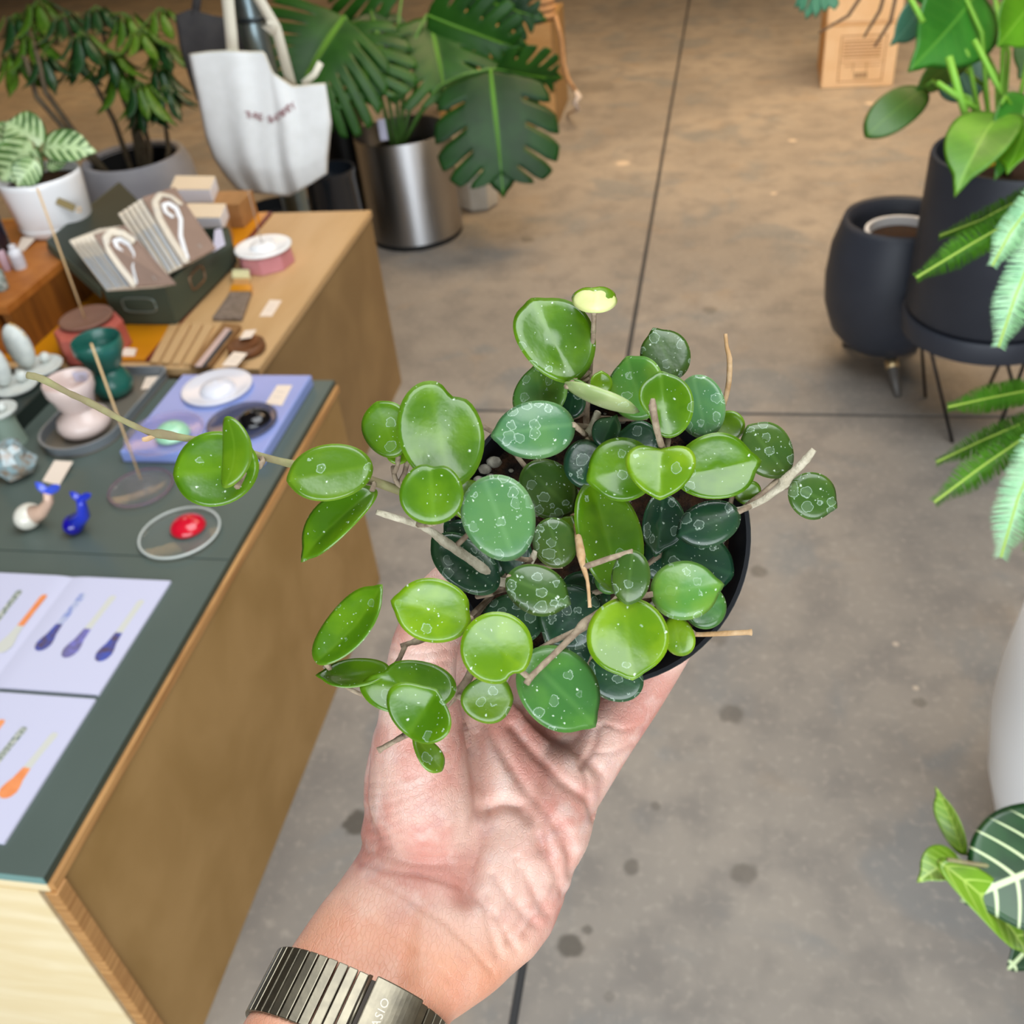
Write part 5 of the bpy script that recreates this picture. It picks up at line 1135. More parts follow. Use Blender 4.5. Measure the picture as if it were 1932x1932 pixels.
root = sc_ + A3([-.02, -.02, sH - .055]); dm = depth(sc_ + A3([0, 0, sH]))
def mleaf(bx, by, tx, ty, hw, dd, roll, n, mat, dz=0, **kw):
    b, t = P(bx, by, dm + dd - dz / 2), P(tx, ty, dm + dd + dz / 2); v = nrm(b - CAM); L = nrm(t - b); S = nrm(np.cross(v, L)); N = np.cross(S, L); a = math.radians(roll)
    m = MB(); split_leaf(m, b, t, S * math.cos(a) + N * math.sin(a), px2m(hw, b), n=n, **kw); o = solid(m.build('leaf', mat, sp, smooth=True), .0015)
    m = MB(); m.tube([b, b * .97 + t * .03, b * .1 + t * .9], [.004, .004, .0015], 6); m.build('midrib', simple('leaf_midrib', '#5C9426', .5), o, smooth=True)
    k = nrm(A3([b[0] - root[0], b[1] - root[1], 0])); mid = root * .5 + b * .5 + A3([0, 0, .05]); m = MB()
    pts = [root + k * .02, root * .75 + b * .25 + UP * .045, mid + UP * .03, root * .25 + b * .75 + UP * .05, b]; m.tube(pts, [.008, .007, .006, .0055, .005], 8); m.build('petiole', M_PET, sp, smooth=True); return o
mleaf(650, 30, 568, 150, 150, -.25, -20, 8, M_MON, dz=-.05, gap=.22, web=.28, droop=.35)
mleaf(655, 40, 700, 165, 100, -.22, 10, 6, M_MON, dz=-.05, gap=.25, web=.3, droop=.3)
mleaf(810, 30, 840, 170, 115, -.10, 10, 6, M_MON, dz=-.06, gap=.2, droop=.25)
mleaf(805, 28, 965, 90, 80, -.12, -14, 6, M_MON, dz=-.02, gap=.18, droop=.3)
mleaf(925, 130, 946, 322, 118, -.22, 4, 5, M_MOND, dz=-.03, gap=.10, web=.45, droop=.25, fold=.10)
mleaf(935, 130, 1040, 150, 60, -.16, -30, 5, M_MON, dz=.03, gap=.2, droop=.25)
mleaf(760, -20, 650, -60, 90, -.05, 0, 6, M_MON, gap=.2)
mleaf(880, -10, 1005, 30, 60, .05, 0, 5, M_MOND, gap=.2, droop=.2)
mleaf(700, 20, 740, 150, 70, -.02, 20, 6, M_MOND, gap=.25)
m = MB(); tg_ = aty(722, 245, sc_[1] - .10); m.box(tg_, (.028, .001, .075), rotz(.2)); m.build('plant_tag', M_PAPER, sp, label='white plant label stuck in the soil')
# dark planters left of it, and a black stand-in for the darkness behind
M_GLZ = simple('black_blue_glaze', '#1A2028', .18, coat=.6)
q = aty(622, 330, 3.25); m = MB(); r = px2m(50, q); zt_ = q[2] + .02
m.lathe((q[0], q[1], 0), [(0, 0), (r * .9, 0), (r * .98, .01), (r, zt_ * .5), (r * .97, zt_ - .02), (r * 1.0, zt_ - .015), (r, zt_), (r * .9, zt_), (r * .88, zt_ - .04), (0, zt_ - .04)], 40)
tag(m.build('glazed_planter', M_GLZ, smooth=True, loc=(q[0], q[1], 0), auto=40), 'empty black blue glazed planter between the white tote bag and the steel planter', 'planter')
q = aty(628, 180, 3.75); r = px2m(46, q); zt_ = q[2]; m = MB(); m.lathe((q[0], q[1], 0), [(0, 0), (r * .85, 0), (r * .92, .01), (r, zt_ * .6), (r, zt_), (r * .92, zt_), (r * .9, zt_ - .05), (0, zt_ - .05)], 36)  # tall black cylinder added where there is only darkness behind
tag(m.build('glazed_planter', simple('background_darkness', '#0E1012', .4), smooth=True, loc=(q[0], q[1], 0), auto=40), 'tall black cylinder added for the darkness behind the black blue planter, above the tote corner', 'planter')
q = on(545, 470, 0); q = aty(520, 395, 3.3); r = px2m(70, q); zt_ = max(.2, q[2]); m = MB(); m.lathe((q[0], q[1], 0), [(0, 0), (r * .9, 0), (r, .02), (r, zt_), (r * .93, zt_), (r * .9, zt_ - .04), (0, zt_ - .04)], 36)
tag(m.build('glazed_planter', simple('charcoal_glaze', '#23262A', .35), smooth=True, loc=(q[0], q[1], 0), auto=40), 'wide charcoal planter under the hanging white tote bag', 'planter')
# pale block planter on the floor
q = on(905, 388, 0); r = px2m(38, q); m = MB(); h = .16; m.lathe(q, [(0, 0), (r * .8, 0), (r * .95, .01), (r, h), (r * .9, h), (r * .86, h - .03), (0, h - .03)], 7)
tag(m.build('stone_planter', simple('pale_stone', '#B9B6AE', .8, h2='#AFABA2', scale=20), loc=q, bevel=.006), 'small pale stone planter on the floor right of the steel planter', 'planter')

# ------------------------------------------------------------------ crate with rope behind the big plant
M_CRATE = ply('pale_crate_wood', '#C79C66', '#B98C54', st=(1, 1, 5)); cq = on(1053, 238, 0); cz = zof(cq, (1033, 42)); cx1, cy = cq[0], cq[1]
cr = thing('wooden_crate', 'tan wooden crate standing behind the big split-leaved plant', 'crate', (cx1 - .3, cy + .2, 0))
for k in range(3):
    z0, z1 = cz * k / 3 + .003, cz * (k + 1) / 3 - .003; m = MB(); m.box((cx1 - .30, cy + .009, (z0 + z1) / 2), (.58, .018, z1 - z0)); m.build('front_board', M_CRATE, cr, bevel=.002)
    m = MB(); m.box((cx1 - .009, cy + .22, (z0 + z1) / 2), (.018, .40, z1 - z0)); m.build('side_board', M_PLYD, cr, bevel=.002)
m = MB(); m.box((cx1 - .30, cy + .20, cz - .006), (.56, .36, .012)); m.build('top_board', M_CRATE, cr)
M_ROPE = simple('jute_rope', '#B9926A', .9, h2='#A98058', scale=200, bump=.5); M_ROPEW = simple('white_rope_end', '#CDBFB4', .9)
rp = thing('rope_bundle', 'tan coiled rope bundle on the crate with a frayed pale end trailing to the floor', 'rope', (cx1 - .03, cy + .05, cz))
m = MB(); bc = A3([cx1 - .06, cy + .06, cz])
for k in range(4): m.tube([bc + A3([.055 * math.cos(t), .055 * math.sin(t), .02 + .032 * k]) for t in np.linspace(0, 2 * PI, 25)], .018, 8)
m.build('coil', M_ROPE, rp, smooth=True)
pts = [aty(1048, 30, cy - .02), aty(1058, 70, cy - .025), aty(1063, 120, cy - .03), aty(1072, 150, cy - .05), aty(1086, 172, cy - .06)]; m = MB(); m.tube(pts, .010, 8); m.build('tail', M_ROPE, rp, smooth=True)
pts = [aty(1086, 172, cy - .06), aty(1092, 182, cy - .07), aty(1084, 194, cy - .08), aty(1092, 206, cy - .08), on(1070, 216, .006)]; m = MB(); m.tube(pts, [.010, .016, .013, .009, .005], 8); m.build('frayed_end', M_ROPEW, rp, smooth=True)

# ------------------------------------------------------------------ cardboard boxes at the upper right
M_KBOX = simple('cardboard', '#E8C8A0', .75, h2='#E2BE92', scale=12); M_KBOXS = simple('cardboard_shade_and_tape', '#C89A64', .75); M_KPR = simple('cardboard_print', '#A87A50', .8); M_KPRD = simple('cardboard_print_dark', '#6E5238', .8)
bl, br_ = on(1548, 168, 0), on(1684, 163, 0); fy = (bl[1] + br_[1]) / 2; ang = math.atan2(br_[1] - bl[1], br_[0] - bl[0]); bw = np.linalg.norm((br_ - bl)[:2]); bh = zof(bl, (1560, 46)); ex = A3([math.cos(ang), math.sin(ang), 0]); ey = A3([-math.sin(ang), math.cos(ang), 0])
ey2 = nrm(A3([on(1530, 100, 0)[0] - bl[0], on(1530, 100, 0)[1] - bl[1], 0])); dpt = .42
for k, lab in enumerate(('lower cardboard box on the floor at upper right, printed with a barcode panel', 'upper cardboard box stacked on the printed one, cut by the top of the picture')):
    z0 = k * (bh + .001); c = thing('cardboard_box', lab, 'box', A3([bl[0], bl[1], z0]) + ex * bw / 2 + ey * dpt / 2, 'stacked cardboard boxes')
    A_ = A3([bl[0], bl[1], z0]); m = MB(); m.prism([A_, A_ + ex * bw, A_ + ex * bw + ey * dpt, A_ + ey * dpt], (0, 0, bh)); m.build('carton', M_KBOX, c, bevel=.006)
    m = MB(); m.prism([A_ - ex * .0006 + UP * .006, A_ + ey * dpt - ex * .0006 + UP * .006, A_ + ey * dpt - ex * .0006 + UP * (bh - .006), A_ - ex * .0006 + UP * (bh - .006)], ex * -.0004); m.build('side_shade', M_KBOXS, c)  # darker sheet over one side; the carton's shade is in its colour
    m = MB(); m.prism([A_ - ey * .0005 + ex * .0 + UP * (bh * .985), A_ + ex * bw - ey * .0005 + UP * (bh * .985), A_ + ex * bw - ey * .0005 + UP * (bh * .96), A_ - ey * .0005 + UP * (bh * .96)], -ey * .0004); m.build('seam_tape', M_KBOXS, c)
    if k == 0:
        F = lambda u, v: A_ + ex * bw * u + UP * bh * v - ey * .0006
        m = MB()
        for i in range(6): m.prism([F(.26, .74 - .05 * i), F(.78, .74 - .05 * i), F(.78, .72 - .05 * i), F(.26, .72 - .05 * i)], -ey * .0003)
        for (u0, v0, u1, v1) in ((.22, .80, .84, .815), (.22, .10, .84, .113), (.22, .10, .235, .80), (.825, .10, .84, .80), (.22, .40, .84, .41), (.42, .24, .43, .40), (.6, .24, .61, .40), (.3, .34, .8, .35)): m.prism([F(u0, v0), F(u1, v0), F(u1, v1), F(u0, v1)], -ey * .0003)
        m.build('printed_panel', M_KPR, c)
        m = MB()
        for i in range(11): m.prism([F(.45 + .017 * i, .15), F(.45 + .017 * i + .006 + .006 * (i % 3 == 0), .15), F(.45 + .017 * i + .006 + .006 * (i % 3 == 0), .24), F(.45 + .017 * i, .24)], -ey * .0004)
        m.build('barcode', M_KPRD, c)

# ------------------------------------------------------------------ grey stone planter with the umbrella plant, upper left
M_STONE = simple('grey_cement', '#A8A8AE', .7, h2='#9C9CA4', scale=8, bump=.1); M_INS = simple('pot_inside', '#11151A', .8)
gq = aty(250, 292, 3.15); gr = px2m(96, gq); gz = gq[2]
um = thing('umbrella_plant', 'tall umbrella plant with drooping leaf whorls in a grey cement planter, upper left', 'potted plant', (gq[0], gq[1], 0))
m = MB(); m.lathe((gq[0], gq[1], 0), [(0, 0), (gr * .85, 0), (gr * 1.05, .02), (gr * 1.16, gz * .5), (gr * 1.08, gz - .05), (gr, gz - .008), (gr * .97, gz), (gr * .86, gz - .004), (gr * .82, gz - .02)], 64); m.build('planter', M_STONE, um, smooth=True)
m = MB(); m.lathe((gq[0], gq[1], 0), [(gr * .83, gz - .012), (gr * .80, gz - .08), (gr * .78, gz - .13), (0, gz - .13)], 48); m.build('soil', M_INS, um, smooth=True)
M_UM = [simple('umbrella_leaf_a', '#345C10', .4, h2='#4A7018', scale=12), simple('umbrella_leaf_b', '#163A1A', .35, h2='#224A22', scale=12, coat=.15), simple('umbrella_leaf_c', '#446C16', .4, h2='#5C8220', scale=12)]
M_UMS = simple('umbrella_stem', '#5A4E3C', .7, h2='#6A5E48', scale=40); M_UMG = simple('umbrella_petiole', '#4A6A24', .6)
base_meshes = []
for mt in M_UM:
    m = MB(); leaf_mesh(m, (0, 0, 0), (1, 0, 0), (0, 1, 0), .155, th=.006, fold=.3, bend=.22, point=.5, egg=.05, nr=3, ns=16)
    o = m.build('leaflet', mt, loc=(0, 0, 0), smooth=True, merge=False); base_meshes.append(o.data); bpy.data.objects.remove(o)
groot = A3([gq[0], gq[1], gz - .13]); WH = []
def whorl(px, py, y, ln, n, tone, droop, rot=None):
    c = aty(px, py, y); L = px2m(ln, c); r0 = rng.uniform(0, 6.28)
    for k in range(n):
        a = r0 + 2 * PI * k / n; dr = droop + rng.uniform(-.18, .18); d = A3([math.cos(a) * math.cos(dr), math.sin(a) * math.cos(dr), -math.sin(dr)])
        s_ = nrm(np.cross(UP, d)); nn = np.cross(d, s_); ll = L * rng.uniform(.8, 1.15); st = c + d * L * .22
        o = bpy.data.objects.new('leaflet', base_meshes[tone if rng.uniform() < .7 else rng.integers(0, 3)]); C.objects.link(o); o.parent = um
        M = Matrix.Identity(4)
        for r in range(3): M[r][0] = d[r] * ll; M[r][1] = s_[r] * ll; M[r][2] = nn[r] * ll; M[r][3] = (st - A3(um.location))[r]
        o.matrix_local = M
        m_pet.tube([c, st], .0018, 5)
    WH.append(c)
m_pet = MB()
for w in ((58, 62, 3.2, 78, 8, 0, .7), (118, 25, 3.25, 80, 8, 1, .6), (150, 60, 3.1, 80, 8, 1, .7), (205, 95, 3.15, 78, 8, 0, .7), (262, 55, 3.2, 72, 8, 2, .6), (300, 75, 3.25, 70, 8, 0, .7), (235, 25, 3.25, 80, 7, 2, .6), (258, 150, 3.1, 84, 9, 0, .8), (300, 120, 3.2, 74, 7, 1, .8), (225, 130, 3.15, 80, 8, 0, .8), (20, 95, 3.2, 80, 7, 2, .8), (80, 100, 3.15, 70, 7, 1, .8), (180, 10, 3.3, 80, 8, 1, .6), (30, 25, 3.3, 80, 8, 1, .6), (310, 160, 3.15, 76, 7, 1, .8), (262, 185, 3.1, 66, 6, 1, .9), (70, 0, 3.3, 80, 7, 0, .6), (140, 110, 3.2, 60, 6, 1, .8), (300, 15, 3.3, 70, 7, 2, .6)):
    whorl(*w)
m_pet.build('leaflet_stalks', M_UMG, um, kind='stuff')
for tip_i, off in ((7, (.03, 0)), (14, (.07, .02)), (9, (.02, .02)), (1, (-.04, .05)), (12, (-.02, .06)), (3, (.0, .04))):
    a = groot + A3([off[0], off[1] - .02, 0]); b = WH[tip_i]; m = MB(); m.tube([a, a * .6 + b * .4 + A3([.02, .0, .0]), a * .25 + b * .75, b], [.011, .009, .007, .004], 8); m.build('stem', M_UMS, um, smooth=True)
for i in range(len(WH)):
    j = min((k for k in (7, 14, 9, 1, 12, 3)), key=lambda k: np.linalg.norm(WH[k] - WH[i]) + (9 if k == i else 0))
    if i not in (7, 14, 9, 1, 12, 3): m = MB(); m.tube([WH[j] - UP * .05, (WH[j] + WH[i]) / 2 - UP * .015, WH[i]], .0035, 6); m.build('branch', M_UMG, um, smooth=True)
for p in (((34, 130), (55, 190), (72, 242)), ((10, 130), (38, 200), (60, 245))):
    w = [aty(x, y, 3.0 + .0 * i) for i, (x, y) in enumerate(p)]
    if True:
        e = A3([gq[0] - .18, gq[1] - .05, gz - .13]); m = MB(); m.tube([WH[10] if p[0][0] < 20 else WH[0], w[0] + A3([0, .12, 0]), w[1] + A3([0, .10, 0]), w[2] + A3([.05, .1, -.03]), groot + A3([-.07, -.02, 0])], [.006, .008, .009, .01, .011], 8); m.build('stem', M_UMS, um, smooth=True)

# ------------------------------------------------------------------ black planters at the right
M_BLKM = simple('matt_black_planter', '#2A2E38', .5, h2='#2F333D', scale=10); M_BLKI = simple('planter_inside', '#10151E', .35); M_WIRE = simple('black_wire', '#1A1B1E', .4, .6)
YPL = 2.33; pb = aty(1856, 592, YPL); pzb = pb[2]; prb = px2m(142, pb); ptop = zof(pb, (1918, 285)); prt = px2m(158, A3([pb[0], pb[1], ptop]))
bp = thing('philodendron', 'glossy leaved plant in a tall matt black planter on a wire stand, right edge', 'potted plant', (pb[0], pb[1], 0))
m = MB(); m.lathe((pb[0], pb[1], 0), [(0, pzb + .02), (prb * .97, pzb + .02), (prb, pzb + .03), (prt, ptop - .01), (prt * .99, ptop), (prt * .94, ptop), (prt * .92, ptop - .03), (prt * .9, ptop - .07), (0, ptop - .07)], 72); m.build('planter', M_BLKM, bp, smooth=True, auto=40)
m = MB(); m.lathe((pb[0], pb[1], 0), [(prb * .9, pzb - .045), (prb * 1.0, pzb - .04), (prb * 1.03, pzb + .005), (prb * 1.0, pzb + .014), (prb * .85, pzb + .014), (0, pzb + .012), (0, pzb - .04)], 72); m.build('saucer', M_BLKM, bp, smooth=True, auto=40)
m = MB(); m.lathe((pb[0], pb[1], ptop - .07), [(0, .03), (prt * .5, .028), (prt * .89, .01), (prt * .89, 0), (0, 0)], 40); m.build('soil', M_SOIL, bp, smooth=True)
def leg(p, foot_):
    m = MB(); m.tube([p, foot_], .0045, 6); return m.build('wire_leg', M_WIRE, bp, smooth=True)
f1 = on(1797, 835, 0); a1 = A3([pb[0] - prb * .78, pb[1] - .08, pzb - .035])
leg(aty(1744, 610, a1[1]), f1); leg(aty(1800, 622, a1[1] + .03), A3(aty(1756, 664, a1[1])) )
f2 = A3([2 * pb[0] - f1[0], f1[1] + .02, 0]); leg(aty(1888, 640, pb[1] - prb * .6), aty(1914, 735, pb[1] - prb * .6) ); leg(aty(1914, 735, pb[1] - prb * .6), A3([aty(1914, 735, pb[1] - prb * .6)[0] - .02, pb[1] - prb * .6, 0])); leg(aty(1950, 640, pb[1] - prb * .6), aty(1914, 735, pb[1] - prb * .6))
for sx_ in (-1, 1): leg(A3([pb[0] + sx_ * prb * .7, pb[1] + prb * .6, pzb - .035]), A3([pb[0] + sx_ * prb * .4, pb[1] + prb * .5, 0]))
def phil(name, h1, h2, vein):
    t = NT(name); s_ = t.n('SeparateXYZ'); tc = t.n('TexCoord'); t.l(tc.outputs['UV'], s_.inputs[0]); au = t.math('ABSOLUTE', s_.outputs[0])
    ph = t.math('FRACT', t.math('SUBTRACT', t.math('MULTIPLY', s_.outputs[1], 9), t.math('MULTIPLY', au, 2.2))); vv = t.math('MULTIPLY', t.ramp(t.math('ABSOLUTE', t.math('SUBTRACT', ph, .5)), .05, 0), .25)
    f = t.math('MAXIMUM', t.math('MULTIPLY', t.ramp(au, .06, .0), .6), vv); t.color(t.mix(f, t.mix(t.ramp(t.noise(10, 3), .35, .65), lin(h1), lin(h2)), lin(vein))); t.set(Roughness=.42); t.b.inputs['Coat Weight'].default_value = .05; t.b.inputs['Subsurface Weight'].default_value = .05; return t.m
PH = {'g': phil('philodendron_green', '#256818', '#327A20', '#5C9A34'), 'y': phil('philodendron_yellow_green', '#3E740A', '#549010', '#7CAE34'), 'd': phil('philodendron_dark', '#2C5A14', '#38661C', '#5E8A34'), 'b': phil('philodendron_blue_green', '#2C5E4C', '#3A6E58', '#6A9A80')}
proot = A3([pb[0] - .02, pb[1], ptop - .045])
for (bx, by, tx, ty, hw, d, tone, roll, dz, kw) in ((1862, -30, 1726, 128, 84, 2.15, 'g', 15, -.08, dict(fold=.2, bend=.15)), (1752, 158, 1636, 250, 37, 2.25, 'd', -20, -.02, dict(bend=.2, point=.05, egg=-.05)), (1842, 82, 1716, 184, 28, 2.27, 'd', 25, .02, dict()), (1892, 192, 1802, 352, 58, 1.95, 'y', -20, -.10, dict(fold=.25, bend=.2)),
        (1950, 165, 1886, 326, 50, 2.0, 'g', 10, -.08, dict(fold=.3, bend=.2)), (1742, 8, 1688, 84, 26, 2.2, 'b', 30, -.02, dict(bend=.25)), (1880, 10, 1832, 104, 44, 2.25, 'd', -10, -.03, dict()), (1802, 120, 1842, 196, 44, 2.4, 'b', 20, .0, dict(bend=.1)), (1950, 0, 1880, 90, 50, 2.1, 'y', 20, -.04, dict(fold=.2)), (1945, 220, 1900, 330, 36, 1.93, 'y', -30, -.05, dict(fold=.2)), (1990, 60, 1920, 150, 46, 2.2, 'd', 0, 0, dict()), (1790, -60, 1700, -20, 50, 2.2, 'g', 0, 0, dict())):
    m = MB(); b, t = px_leaf(m, bx, by, tx, ty, hw, d, roll=roll, dz=dz, th=.0012, nr=6, ns=40, **{'point': .4, 'egg': .2, **kw}); o = m.build('leaf', PH[tone], bp, smooth=True, merge=False)
    mid = proot * .45 + b * .55 + A3([0, -.02, .06]); m = MB(); m.tube([proot + .15 * (b - proot) * A3([1, 1, 0]), mid, b + (b - t) * .06, b * .97 + t * .03], [.0055, .005, .004, .003], 8); m.build('petiole', simple('yellow_green_petiole', '#6CA22A', .5), bp, smooth=True)
for pts, r in (([(1790, 108), (1806, 165), (1826, 230)], .008), ([(1768, 156), (1800, 178), (1842, 206)], .006), ([(1838, 76), (1866, 130), (1896, 190)], .006), ([(1716, -5), (1730, 20), (1742, 42)], .006)):
    m = MB(); m.tube([P(x, y, 2.08) for x, y in pts], r, 8); m.build('petiole', simple('light_petiole', '#7DB83C', .5), bp, smooth=True)
m = MB()
for i in range(14): m.ball(aty(1862 + rng.uniform(-14, 14), 305 + rng.uniform(-8, 8), pb[1] - .09), .006, 8, 6)
m.build('yellow_chips', simple('yellow_chips', '#C28A1E', .7), bp, kind='stuff')
# round black pot on a tapered wooden stand
YR = 2.60; rb_ = aty(1662, 648, YR); rz = rb_[2]; rt = zof(rb_, (1692, 405)); r1 = px2m(120, A3([rb_[0], rb_[1], (rz + rt) / 2])); r2 = px2m(104, A3([rb_[0], rb_[1], rt]))
ro = thing('round_planter', 'round matt black planter on a tapered leg stand, left of the tall planter', 'planter', (rb_[0], rb_[1], 0)); H = rt - rz
m = MB(); m.lathe((rb_[0], rb_[1], rz), [(0, 0), (r1 * .42, 0), (r1 * .62, H * .04), (r1 * .83, H * .16), (r1 * .97, H * .36), (r1, H * .55), (r1 * .96, H * .78), (r2 * 1.02, H * .95), (r2 * .98, H), (r2 * .90, H * .985), (r2 * .84, H * .9), (r2 * .86, H * .6), (0, H * .55)], 72); m.build('bowl', M_BLKM, ro, smooth=True)
fo = on(1694, 750, 0); M_TAP = simple('dark_taper_leg', '#4E4A46', .4); M_BRS = simple('brass_collar', '#C9B084', .35, .8)
for i, a in enumerate((0, 2.0, 3.6)):
    rel = fo - A3([rb_[0], rb_[1], 0]); R = rotz(a); ft = A3([rb_[0], rb_[1], 0]) + R @ rel * (1 if i == 0 else .75); tp = A3([rb_[0], rb_[1], rz + .02]) + R @ (rel * .35); m = MB(); m.tube([tp, tp * .55 + ft * .45, ft + UP * .002], [.018, .016, .009], 12); lg = m.build('leg', M_TAP, ro, smooth=True)
    m = MB(); m.tube([tp * .72 + ft * .28, tp * .58 + ft * .42], [.0185, .0175], 12); m.build('brass_collar', M_BRS, lg, smooth=True, label='pale brass collar round the leg')
ip = thing('inner_pot', 'white plastic pot sitting inside the round matt black planter', 'pot', (rb_[0], rb_[1], rz + H * .56)); ir = r2 * .66; ih_ = H * .34
m = MB(); cxy = A3([rb_[0] + .01, rb_[1] + .0, rz + H * .56]); m.lathe(cxy, [(0, 0), (ir * .8, 0), (ir * .96, ih_ - .012), (ir, ih_ - .01), (ir, ih_), (ir * .9, ih_), (ir * .86, ih_ - .03), (0, ih_ - .03)], 48); m.build('pot', M_WHITEC, ip, smooth=True, auto=40)
m = MB(); m.lathe(cxy + UP * (ih_ - .03), [(0, .002), (ir * .85, .002), (ir * .85, .008), (0, .012)], 30); m.build('soil', M_SOIL, ip, smooth=True)

# ------------------------------------------------------------------ white planter with the fern, right edge
vb = on(2000, 1588, 0); kx = px2m(1, vb); vz = .55
fp = thing('fern', 'feathery fern fronds arching in from the right edge over a tall white planter', 'potted plant', (vb[0], vb[1], 0))
vt = zof(vb, (2165, 1180)); k2 = depth(A3([vb[0], vb[1], vt * .5])) / FPX
m = MB(); m.lathe(vb, [(0, 0), (kx * 92, 0), (kx * 110, .01), (k2 * 176, vt * .32), (k2 * 202, vt * .58), (k2 * 205, vt * .75), (k2 * 195, vt), (k2 * 185, vt * 1.02), (k2 * 176, vt), (k2 * 170, vt * .9), (0, vt * .88)], 72); m.build('planter', simple('matt_white_planter', '#F6F7F8', .4), fp, smooth=True, auto=50)
M_FERN = simple('fern_green', '#3E7410', .5, h2='#52881C', scale=30); M_FERNP = simple('fern_pale_underside', '#9CCFA4', .5, h2='#B4DCB0', scale=30); M_RACH = simple('fern_midrib', '#9CB84A', .5)
froot = A3([vb[0], vb[1], vt * .9])
def frond(pts, w, mat, roll=0.0, n=105):
    w3 = [P(*p) for p in pts]; dense = [A3(polyl(w3, t)) for t in np.linspace(0, 1, n * 2)]
    for _ in range(8): dense = [dense[0]] + [(dense[i - 1] + 2 * dense[i] + dense[i + 1]) / 4 for i in range(1, len(dense) - 1)] + [dense[-1]]
    m = MB()
    for i in range(len(dense) - 1):
        t = i / len(dense); T = nrm(dense[i + 1] - dense[i]); v = nrm(dense[i] - CAM); S = nrm(np.cross(v, T)); N = np.cross(S, T); S = S * math.cos(roll) + N * math.sin(roll); N = np.cross(S, T)
        wl = px2m(w, dense[i]) * (min(1, t * 4 + .5)) * max(.25, min(1, (1 - t) * 4.0)) ** .7
        for sg in (1, -1):
            d = nrm(S * sg + T * .45 + N * .12 + rng.normal(0, .09, 3)); e = T * wl * .021; a = dense[i]; b = a + d * wl; mid = a + d * wl * .55 + N * wl * .05
            m.add([a - e, a + e, mid + e * 1.3, b + e * .2, mid - e * 1.3], [(0, 1, 2, 3, 4) if sg > 0 else (4, 3, 2, 1, 0)])
    fr = m.build('frond', mat, fp, merge=False); solid(fr, .0006)
    m = MB(); m.tube([froot + (dense[0] - froot) * .0, froot * .5 + dense[0] * .5 + UP * .08] + dense[::4] + [dense[-1]], [.003, .003] + [.0014] * (len(dense[::4])) + [.0007], 6); m.build('midrib', M_RACH, fr, smooth=True)
frond([(2010, 330, 1.20), (1932, 372, 1.17), (1850, 415, 1.15), (1772, 445, 1.14)], 26, M_FERN, .6)
frond([(2010, 360, 1.16), (1930, 405, 1.13), (1830, 462, 1.11), (1728, 524, 1.10)], 33, M_FERN, .1)
frond([(2000, 330, 1.12), (1950, 380, 1.09), (1905, 440, 1.07), (1872, 502, 1.06)], 32, M_FERNP, .2)
frond([(2010, 380, 1.10), (1960, 450, 1.07), (1915, 560, 1.05), (1884, 655, 1.04)], 42, M_FERNP, .1)
frond([(2030, 735, 1.18), (1932, 738, 1.15), (1860, 752, 1.13), (1788, 768, 1.12)], 30, M_FERN, .2)
frond([(2030, 760, 1.16), (1932, 797, 1.13), (1850, 832, 1.11), (1766, 872, 1.10)], 28, M_FERN, .5)
frond([(2030, 770, 1.12), (1932, 826, 1.09), (1850, 882, 1.07), (1762, 948, 1.06)], 34, M_FERN, .1)
frond([(2020, 780, 1.08), (1960, 850, 1.05), (1920, 940, 1.03), (1888, 1052, 1.02)], 44, M_FERNP, .1)
frond([(2020, 790, 1.06), (1990, 860, 1.05), (1960, 950, 1.03), (1940, 1040, 1.02)], 36, M_FERN, .2)

# ------------------------------------------------------------------ zebra plant, lower right
M_ZEB = veined('zebra_leaf', '#14381A', '#1E4A22', '#D2E2AE', 7, .05, 1.9, .03, .06); M_ZY = veined('young_zebra_leaf', '#648E1C', '#76A028', '#A6C458', 7, .05, 1.6, .04, .05)
za = P(2075, 1690, 1.0); zb = A3([za[0] + .20, za[1] + .03, .0])
zp = thing('zebra_plant', 'zebra plant with dark white veined leaves and fresh green shoots, lower right corner', 'potted plant', zb)
m = MB(); hz = za[2] - .14; m.lathe(zb, [(0, 0), (.075, 0), (.085, .01), (.105, hz), (.10, hz + .004), (.094, hz - .02), (0, hz - .03)], 48); m.build('planter', M_WHITEC, zp, smooth=True, auto=40)
m = MB(); m.tube([zb + UP * (hz - .03), zb * .5 + za * .5 + UP * (hz * .5 + .04), za], [.006, .005, .004], 8); m.build('stem', M_STEMGR, zp, smooth=True)
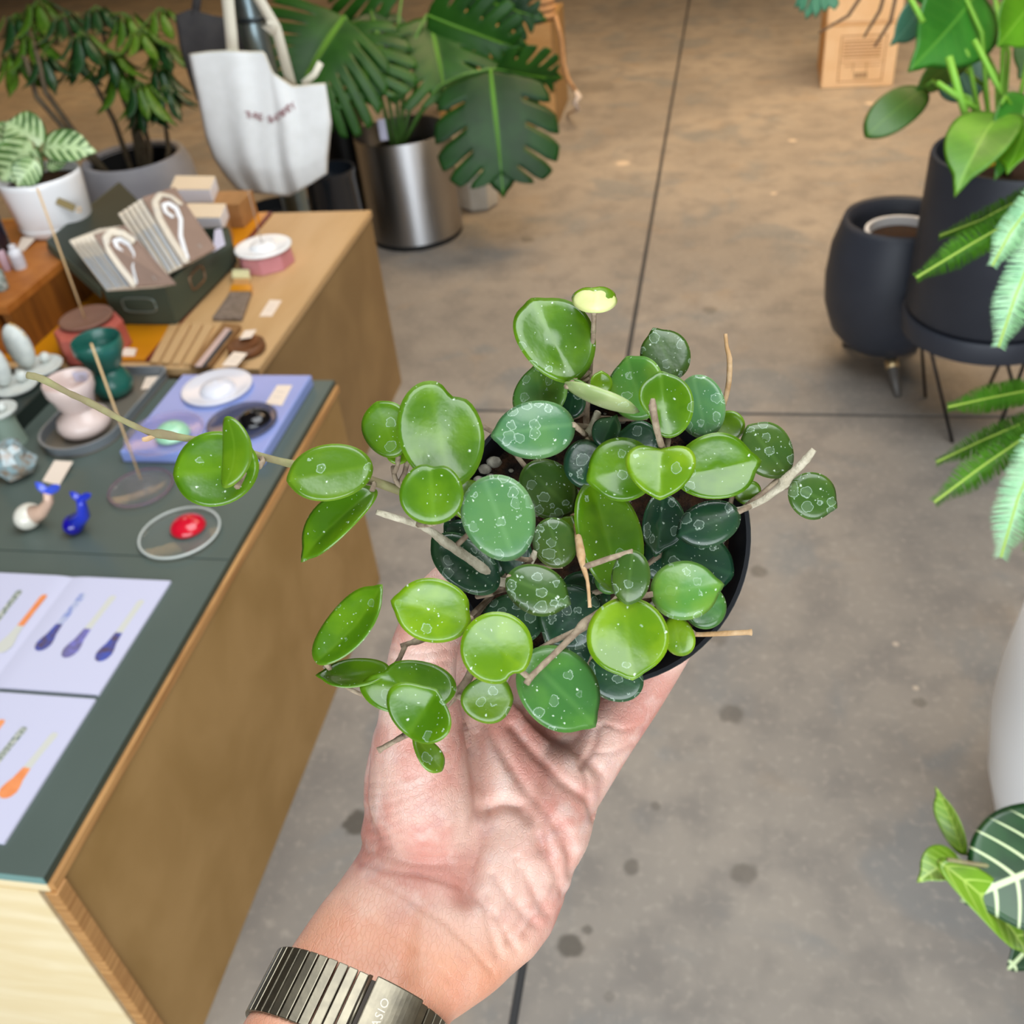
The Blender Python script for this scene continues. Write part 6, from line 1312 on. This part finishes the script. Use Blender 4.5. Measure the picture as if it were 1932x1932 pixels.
for (bx, by, tx, ty, hw, d, mt, roll, dz, kw) in ((2090, 1585, 1818, 1696, 118, .94, M_ZEB, -4, -.03, dict(fold=.12, bend=.12, point=.25)), (2060, 1660, 1900, 1830, 70, .99, M_ZEB, 40, -.02, dict(fold=.3, point=.3)),
        (1826, 1612, 1736, 1652, 34, .96, M_ZY, -25, -.03, dict(fold=.3, bend=.3, point=.3)), (1822, 1610, 1768, 1480, 20, .98, M_ZY, 40, .0, dict(fold=.4, bend=-.1, point=.4)), (1788, 1622, 1962, 1806, 36, .93, M_ZY, 35, .0, dict(fold=.25, bend=.22, point=.3)), (2060, 1570, 1990, 1430, 60, 1.02, M_ZEB, 10, .03, dict(fold=.2, point=.3)), (2090, 1700, 2190, 1830, 70, 1.0, M_ZEB, 10, 0, dict(fold=.2, point=.3))):
    m = MB(); b, t = px_leaf(m, bx, by, tx, ty, hw, d, roll=roll, dz=dz, th=.0011, nr=7, ns=48, **kw); m.tube([za, (za + b) / 2 + UP * .01, b], .0022, 6, mi=1); m.build('leaf', [mt, M_STEMGR], zp, smooth=True, merge=False)
# sprig at the very top right
hp = thing('hanging_sprig', 'grey green leafy sprig and bare twigs hanging into the top right of the picture', 'sprig', P(1620, -60, 2.6)); M_SPR = simple('grey_green_leaf', '#3F7A5C', .5); 
for pts in ([(1660, -60), (1600, 30), (1545, 62)], [(1680, -50), (1660, 20), (1630, 70)], [(1700, -50), (1680, 40), (1650, 88)], [(1560, -60), (1530, -10), (1520, 20)]):
    m = MB(); m.tube([P(1640, -90, 2.6)] + [P(x, y, 2.6) for x, y in pts], [.006, .006, .005, .003], 6); m.build('twig', simple('twig_bark', '#6A5440', .8), hp, smooth=True)
sp0 = P(1640, -90, 2.6); m = MB(); m.tube([sp0, A3([sp0[0], sp0[1], ZC + .11])], .003, 6); m.build('hanging_cord', M_WIRE, hp, smooth=True)
for (bx, by, tx, ty) in ((1530, -15, 1498, 14), (1535, -10, 1520, 38), (1560, -20, 1555, 25), (1545, -20, 1538, 36), (1528, -15, 1508, 24), (1570, -10, 1575, 20)):
    m = MB(); px_leaf(m, bx, by, tx, ty, 10, 2.6, roll=20, th=.001, point=.4, nr=3, ns=16); m.build('leaf', M_SPR, hp, smooth=True, merge=False)
